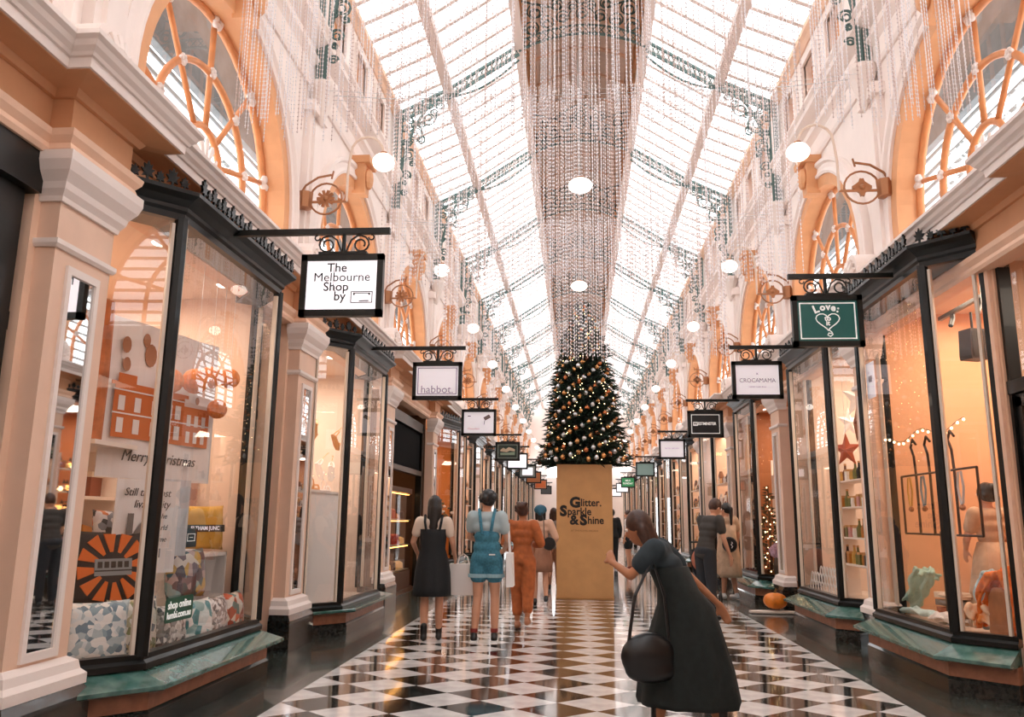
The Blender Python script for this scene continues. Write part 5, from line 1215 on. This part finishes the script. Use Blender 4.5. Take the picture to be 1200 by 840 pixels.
# --- R1: scarves, wire rack, speaker, stacked cloth
WIRE = mat('dark_wire', '#3a2f2a', .4, metal=.5)
o = thing('wire_rack', 'rectangular dark wire rack with hooks standing in near right window', 'rack', (3.5, 8.5, 1.28))
g = G()
for z in (0, .62): g.tube([(0, -.75, z), (0, 1.0, z)], .012, 6)
for y in (-.75, 1.0): g.tube([(0, y, 0), (0, y, .62)], .012, 6)
g.obj('outer_frame', WIRE, o)
for y in (-.3, .25, .6): G().tube([(0, y, 0), (0, y, .62), (0, y+.02, .82), (0, y+.08, .92), (0, y+.02, 1.0), (0, y-.06, .94)], .013, 6).obj('hook', WIRE, o)
G().tube([(0, .1, .03), (0, .1, -.88)], .02, 6).obj('stand_pole', WIRE, o)
for i, (y, x) in enumerate(((-.4, 0), (-.1, .02), (.45, 0), (.8, .02))):
    c = thing('necklace', ['silver', 'red-brown', 'blue-grey', 'gold'][i]+' beaded necklace hanging on the wire rack, near right window', 'necklace', (3.5, 8.5+y, 1.88), 0, 'necklaces on the wire rack')
    G().tube([(-.01, -.05, 0), (0, -.06, -.15), (0, -.02, -.3), (0, .02, -.32), (0, .06, -.15), (.01, .05, 0)], .012, 5).obj('strand', mat('strand%d' % i, ['#b9bcc0', '#8a4a34', '#6f8a96', '#c99a4a'][i], .3), c); G().ball((0, 0, -.34), .03, 8, 6).obj('pendant', BRONZE, c)
o = thing('loudspeaker', 'dark grey loudspeaker on a bracket high inside the near right shop', 'speaker', (3.85, 8.3, 3.0), .3); o.scale = (.8, .8, .85)
g = G(); g.prism([(-.13, 0), (.13, 0), (.14, .04), (.12, .36), (-.12, .36), (-.14, .04)], 'y', -.1, .1); g.obj('cabinet', mat('dark_grey_plastic', '#2b2624', .5), o); G().tube([(0, 0, .36), (0, 0, .58)], .015, 6).obj('bracket', IRON, o); G().box(-.11, .11, -.106, -.1, .03, .33).obj('grille', mat('grille', '#1c1a19', .7), o)
o = thing('ceiling_track', 'dark lighting track under the ceiling of the near right shop', 'lamp', (3.9, 8.2, 3.62)); G().box(-.02, .02, -.9, .9, -.02, .02).obj('track', IRON, o)
for y in (-.6, 0, .6): G().tube([(0, y, 0), (0, y, -.07), (-.05, y-.05, -.16)], .025, 6).obj('spot_head', IRON, o)
def draped(label, c, pts, m, r=.09, cat='scarf', vox=.02):
    o = thing('scarf', label, cat, c); g = G(); n_ = len(pts)
    rr_ = random.Random(len(label))
    for k in range(9):
        off = [rr_.uniform(-.07, .07), rr_.uniform(-.09, .09), rr_.uniform(0, .05)]
        P_ = []
        for i in range(len(pts)-1):
            for q in range(4): t_ = q/4; P_.append(tuple(pts[i][c_]*(1-t_)+pts[i+1][c_]*t_ for c_ in range(3)))
        P_.append(pts[-1])
        g.tube([(p[0]+off[0]+.02*math.sin(i*.9+k*2), p[1]+off[1]+.025*math.sin(i*.7+k), max(.01, p[2]+off[2]*(1 if i > 3 else .3)+.012*math.sin(i*1.3+k*3))) for i, p in enumerate(P_)], [r*.3*(.8+.35*math.sin(i*.8+k)) for i in range(len(P_))], 7)
    blob(g, 'folds', m, o, .011, 1); return o
draped('mint green scarf draped down to the sill, near right window', (3.52, 9.2, .42), [(0, .5, .03), (0, .3, .12), (0, .1, .28), (.02, -.02, .46), (.03, -.1, .40)], mat('mint_cloth', '#a9cdbf', .8, var=.1, scale=14))
draped('pale aqua scarf spread low along the near right window', (3.42, 8.95, .42), [(0, .55, .02), (0, .3, .05), (0, 0, .04), (0, -.3, .05)], mat('aqua_cloth', '#c2dcd8', .8), .07)
draped('white crumpled scarf lying near the centre post, near right window', (3.42, 8.35, .42), [(0, .4, .03), (0, .2, .07), (0, 0, .05), (.02, -.15, .06)], mat('white_scarf', '#e8e0da', .8), .07)
for i in range(4): 
    o = thing('folded_cloth', ['navy', 'rust', 'grey', 'cream'][i]+' folded cloth in the stack, near right window', 'cloth', (3.65, 8.75, .42+.075*i), .1*i, 'folded cloths stacked in near right window')
    g = G(); g.ball((0, 0, .04), .16, 12, 6, (1, 1.2, .22)); g.box(-.12, .12, -.17, .17, .01, .065); g.obj('fold', mat('fold%d' % i, ['#2f4652', '#a8502a', '#7d7a78', '#e0cdb8'][i], .8), o)
draped('pale blue scarf standing just right of the centre post, near right window', (3.6, 8.0, .42), [(0, .1, .03), (0, .05, .25), (0, 0, .45), (0, -.1, .5)], mat('pale_blue_scarf', '#a9c4cb', .8), .10)
draped('orange scarf looped over the brown bag, near right window', (3.56, 7.62, .42), [(0, .35, .05), (0, .3, .25), (0, .1, .5), (0, -.15, .55), (0, -.3, .3), (0, -.3, .05)], mat('bright_orange_cloth', '#e0742a', .8, var=.2, scale=12), .08)
draped('orange and cream scarf bunched at the foot of the brown bag', (3.5, 8.0, .42), [(0, .15, .04), (0, .05, .14), (0, -.05, .2), (0, -.12, .08)], mat('orange_cream_cloth', '#e0873c', .8, col2='#ecd2b4', scale=9), .1)
o = thing('handbag', 'brown leather bag under the orange scarf in the near right window', 'bag', (3.62, 7.68, .42)); g = G(); g.prism([(-.2, 0), (.2, 0), (.17, .34), (.08, .42), (-.1, .42), (-.18, .32)], 'x', -.1, .1); blob(g, 'bag_body', mat('brown_leather', '#a36a42', .5, var=.15, scale=8), o, .016); G().tube([(0, -.1, .4), (0, -.06, .56), (0, .06, .56), (0, .1, .4)], .012, 6).obj('handle', BRNC, o)
o = thing('poster', 'small white notice stuck high inside the near right window', 'poster', (3.14, 9.2, 2.95), -PI/2); G().box(-.12, .12, -.003, .003, -.2, .2).obj('paper', WHT2, o); G().box(-.05, .05, -.006, -.003, -.02, .05).obj('grey_mark', GREY, o)
o = thing('counter', 'dark shop counter behind the wire rack, near right shop', 'counter', (4.7, 8.9, .005)); G().box(-.3, .3, -.5, .55, 0, .95).obj('counter_body', mat('dark_counter', '#4a2c20', .5), o); G().box(-.33, .33, -.53, .58, .95, 1.0).obj('counter_top', mat('white_shelf', '#ecdccf'), o)
# fairy lights in R1
o = thing('light_string', 'string of warm fairy lights across the near right window', 'lights', (3.3, 8.4, 2.2)); g = G(); gt = []
for i in range(16):
    y = .95-i*.125; z = .12-.09*math.sin(i*PI/7.5)**2; gt.append((0, y, z)); g.ball((0, y, z-.02), .013, 6, 4)
g.obj('bulbs', LITE, o); G().tube(gt, .004, 4).obj('cord', IRON, o)
# --- R2: paper stars, shelves with bottles, white lace on sill
STW = mat('white_star_paper', '#f3e6da', .6, emit=.25); STB = mat('bronze_star', '#9a5a3c', .4, metal=.3)
for i, (p, r, m, nm) in enumerate((((3.55, 10.95, 3.0), .24, STW, 'white paper star lantern hanging highest in second right window'), ((3.5, 10.75, 2.65), .24, STB, 'bronze paper star lantern below the white one'), ((3.5, 11.3, 2.35), .20, mat('copper_star', '#b5502f', .4), 'red copper star hanging lowest left, second right window'), ((3.62, 11.5, 2.75), .18, STW, 'small white star behind the bronze one, second right window'))):
    o = thing('star_lantern', nm, 'star', p, .5+i, 'paper stars in second right window'); g = G(); pts = []
    for k in range(10): a = PI/2+k*PI/5; rr_ = r if k % 2 == 0 else r*.42; pts.append((rr_*math.cos(a), 0, rr_*1.2*math.sin(a)))
    vs = pts+[(0, -r*.28, 0), (0, r*.28, 0)]; g.add(vs, [(k, (k+1) % 10, 10) for k in range(10)]+[((k+1) % 10, k, 11) for k in range(10)]); g.obj('star_body', m, o); G().tube([(0, 0, r*1.2), (0, 0, 3.7-p[2])], .003, 4).obj('thread', STEELW, o)
def shelf_stock(s, X, y0, y1, zs, n, label, group, place, seed, cols, kinds=('bottle', 'jar', 'tin')):
    rr_ = random.Random(seed); o = thing('display_shelves', label, 'shelves', (X*s, (y0+y1)/2, 0)); L = y1-y0
    for z in zs: G().box(-.14, .14, -L/2, L/2, z-.02, z).obj('shelf', mat('white_shelf', '#ecdccf'), o)
    for y in (-L/2, L/2): G().box(-.14, .14, y-.012, y+.012, .4, zs[-1]+.3).obj('upright', mat('white_shelf', '#ecdccf'), o)
    pr = {}
    nn_ = ['first', 'second', 'third', 'fourth', 'fifth', 'sixth', 'seventh', 'eighth', 'ninth', 'tenth', 'eleventh', 'twelfth']
    for si, z in enumerate(zs):
        for i in range(n):
            c = cols[rr_.randrange(len(cols))]; kd = kinds[rr_.randrange(len(kinds))]; key = (c[0], kd); y = y0+L*(i+.5)/n+rr_.uniform(-.02, .02); r = min(.05, L/n*.4)
            lab = '%s %s, %s along the %s shelf, %s' % (c[0], kd, nn_[i], ['lowest', 'second', 'third', 'fourth', 'top'][si], place)
            if key not in pr:
                b = thing(kd, lab, kd, (X*s-.03*s, y, z), 0, group); m = mat('g_'+c[0].replace(' ', '_'), c[1], .3, emit=c[2] if len(c) > 2 else 0)
                if kd == 'bottle': G().lathe([(r*.8, 0), (r*.85, .12), (r*.35, .17), (r*.3, .22)], n=8).obj('glass', m, b); G().lathe([(r*.36, .22), (r*.36, .245)], n=8).obj('cap', GOLD, b)
                elif kd == 'jar': G().lathe([(r*.9, 0), (r, .05), (r*.9, .12)], n=8).obj('glass', m, b); G().lathe([(r*.85, .12), (r*.85, .145)], n=8).obj('lid', GOLD, b)
                elif kd == 'tin': G().box(-r, r, -r, r, 0, .15).obj('tin_body', m, b); G().box(-r*1.05, r*1.05, -r*1.05, r*1.05, .13, .16).obj('lid', GOLD, b)
                elif kd == 'lantern':
                    G().lathe([(r*1.1, 0), (r*1.1, .02)], n=8).obj('base', IRON, b); G().ball((0, 0, .09), r*.95, 10, 8).obj('glowing_globe', m, b); G().lathe([(r*.8, .16), (r*.1, .24)], n=8).obj('roof', IRON, b)
                elif kd == 'ornament': G().ball((0, 0, r*1.2), r*1.2, 10, 8).obj('ball', m, b, smooth=True); G().lathe([(r*.3, r*2.35), (r*.3, r*2.6)], n=6).obj('cap', GOLD, b)
                KIDS[b.name] = [q for q in bpy.data.objects if q.parent == b]; pr[key] = b
            else: b = dup(pr[key], loc=(X*s-.03*s, y, z)); b['label'] = lab
cA = [('amber', '#b5742c'), ('olive green', '#6a6a34'), ('white', '#e8e0d6'), ('brown', '#6a3a22'), ('pink', '#c98f8a'), ('black', '#1c1a1a'), ('gold', '#c99a4a')]
shelf_stock(1, 3.62, 10.62, 11.9, (.85, 1.2, 1.6, 1.95), 9, 'white shelves of bottles and jars in the second right window', 'goods on the shelves in the second right window', 'second right window', 5, cA)
g = G(); o = thing('lace_fence', 'white scalloped wire fence along the sill of second right window', 'fence', (3.17, 11.45, .47))
for row_, (n_, rr_, z) in enumerate(((13, .08, 0), (12, .08, .11), (9, .07, .22))):
    for i in range(n_): y = -.8+i*.125+(.06 if row_ % 2 else 0); g.tube([(0, y+rr_*.85*math.cos(a), z+rr_*1.7*math.sin(a)) for a in [k*PI/8 for k in range(9)]], .009, 4)
g.tube([(0, -.88, 0), (0, .82, 0)], .012, 4); g.obj('loops', mat('white_wire', '#f2eeea', .5), o)
g = G(); 
for y in (10.5,):
    g.tube([(3.4, 10.52, .45), (3.4, 10.52, 1.7)], .012, 5); g.tube([(3.5, 10.62, .45), (3.5, 10.62, 1.7)], .012, 5)
    for z in [.55+k*.07 for k in range(16)]: g.tube([(3.4, 10.52, z), (3.5, 10.62, z)], .008, 4)
tag(g.obj('bead_ladder', mat('white_wire', '#f2eeea'), None), 'white ladder-like bead strand standing beside the shelves, second right window', 'ladder')
# --- R3: glittering Christmas stock
cB = [('glowing amber', '#ffb060', 3.0), ('red', '#a83022'), ('gold', '#d99a4a'), ('glowing warm white', '#ffd9a0', 4.0), ('mauve', '#b08aa0'), ('silver', '#cfcfcf'), ('copper', '#b5603a')]
shelf_stock(1, 3.86, 15.3, 16.6, (.72, 1.08, 1.45, 1.85, 2.3), 12, 'shelves crowded with lit Christmas ornaments in the third right window', 'Christmas stock in the third right window', 'third right window', 8, cB, ('lantern', 'ornament', 'tin'))
shelf_stock(1, 4.3, 15.0, 16.0, (.85, 1.27, 1.65), 5, 'deeper shelf with more Christmas ornaments, third right window', 'rear Christmas stock in the third right window', 'rear rack, third right window', 9, cB, ('lantern', 'ornament'))
# --- far windows: one rack with loose stock each
def far_rack(s, y, place, m):
    o = thing('display_rack', place, 'rack', (s*3.5, y, 0))
    for z in (.8, 1.3, 1.8, 2.3): G().box(-.15, .15, -.8, .8, z-.02, z).obj('shelf', mat('white_shelf', '#ecdccf'), o)
    g = G(); rr_ = random.Random(int(y*7)+s)
    for z in (.42, .8, 1.3, 1.8, 2.3):
        for i in range(9): hh = rr_.uniform(.12, .36); w_ = rr_.uniform(.04, .075); yy = -.72+i*.18; g.lathe([(w_, z), (w_*1.1, z+hh*.6), (w_*.5, z+hh)], (0, yy, 0), 6)
    tag(g.obj('stock', m, o), kind='stuff')
fm = [dots_mat('far_stock_a', ['#b5702c', '#e8d0b0', '#5a2c1c', '#d99a5a', '#2c2420', '#c9b8a8'], 7), dots_mat('far_stock_b', ['#e9dccf', '#8a5a40', '#c9c2bc', '#3a2f2a', '#d9a870'], 6)]
nm_ = ['fourth', 'fifth', 'sixth', 'seventh', 'eighth', 'ninth']
for i, k in enumerate(range(4, 10)): far_rack(-1, PIL[-1]+k*PITCH+1.75, 'rack of mixed goods in the %s window on the left' % nm_[i], fm[i % 2])
for i, k in enumerate(range(3, 9)): far_rack(1, PIL[1]+k*PITCH+1.75, 'rack of mixed goods in the %s window on the right' % nm_[i], fm[(i+1) % 2])

# small lit tree and blooms in the third right window
o = thing('small_christmas_tree', 'small lit Christmas tree standing in the third right window', 'tree', (3.32, 15.2, .44)); g = G(); gl = G(); rs = random.Random(4)
for i in range(420):
    z = .1+1.5*(1-math.sqrt(rs.random())); R = .26*(1-(z-.1)/1.6); a = rs.uniform(0, 2*PI); p = Vector((R*math.cos(a)*rs.uniform(.6, 1), R*math.sin(a)*rs.uniform(.6, 1), z)); d = Vector((math.cos(a), math.sin(a), .1))
    sd_ = d.cross(Vector((0, 0, 1))); g.add([p+sd_*.03, p-sd_*.03, p+d*.1], [(0, 1, 2)]); g.add([p+Vector((0, 0, .02)), p-Vector((0, 0, .02)), p+d*.1], [(0, 1, 2)])
    if i % 5 == 0: gl.ball((R*1.1*math.cos(a), R*1.1*math.sin(a), z), .012, 5, 3)
tag(g.obj('needles', FOL, o, recalc=False), kind='stuff'); tag(gl.obj('tree_lights', LITE, o), kind='stuff'); G().lathe([(.03, 0), (.012, 1.6)], n=8).obj('trunk', MATS['bark'], o); G().lathe([(.12, 0), (.14, .12)], n=10).obj('pot', BRONZE, o)
o = thing('dried_flowers', 'bunch of mauve hydrangea heads low in the third right window', 'flowers', (3.36, 14.83, .45)); g = G()
for i in range(14): g.ball((rs.uniform(-.1, .1), rs.uniform(-.12, .12), .42+rs.uniform(-.06, .12)), .07, 8, 6)
g.obj('heads', mat('mauve_petals', '#a98a9c', .8, var=.25, scale=40), o); G().lathe([(.07, 0), (.1, .2), (.06, .4)], n=10).obj('vase', mat('dark_vase', '#3a2a20'), o)
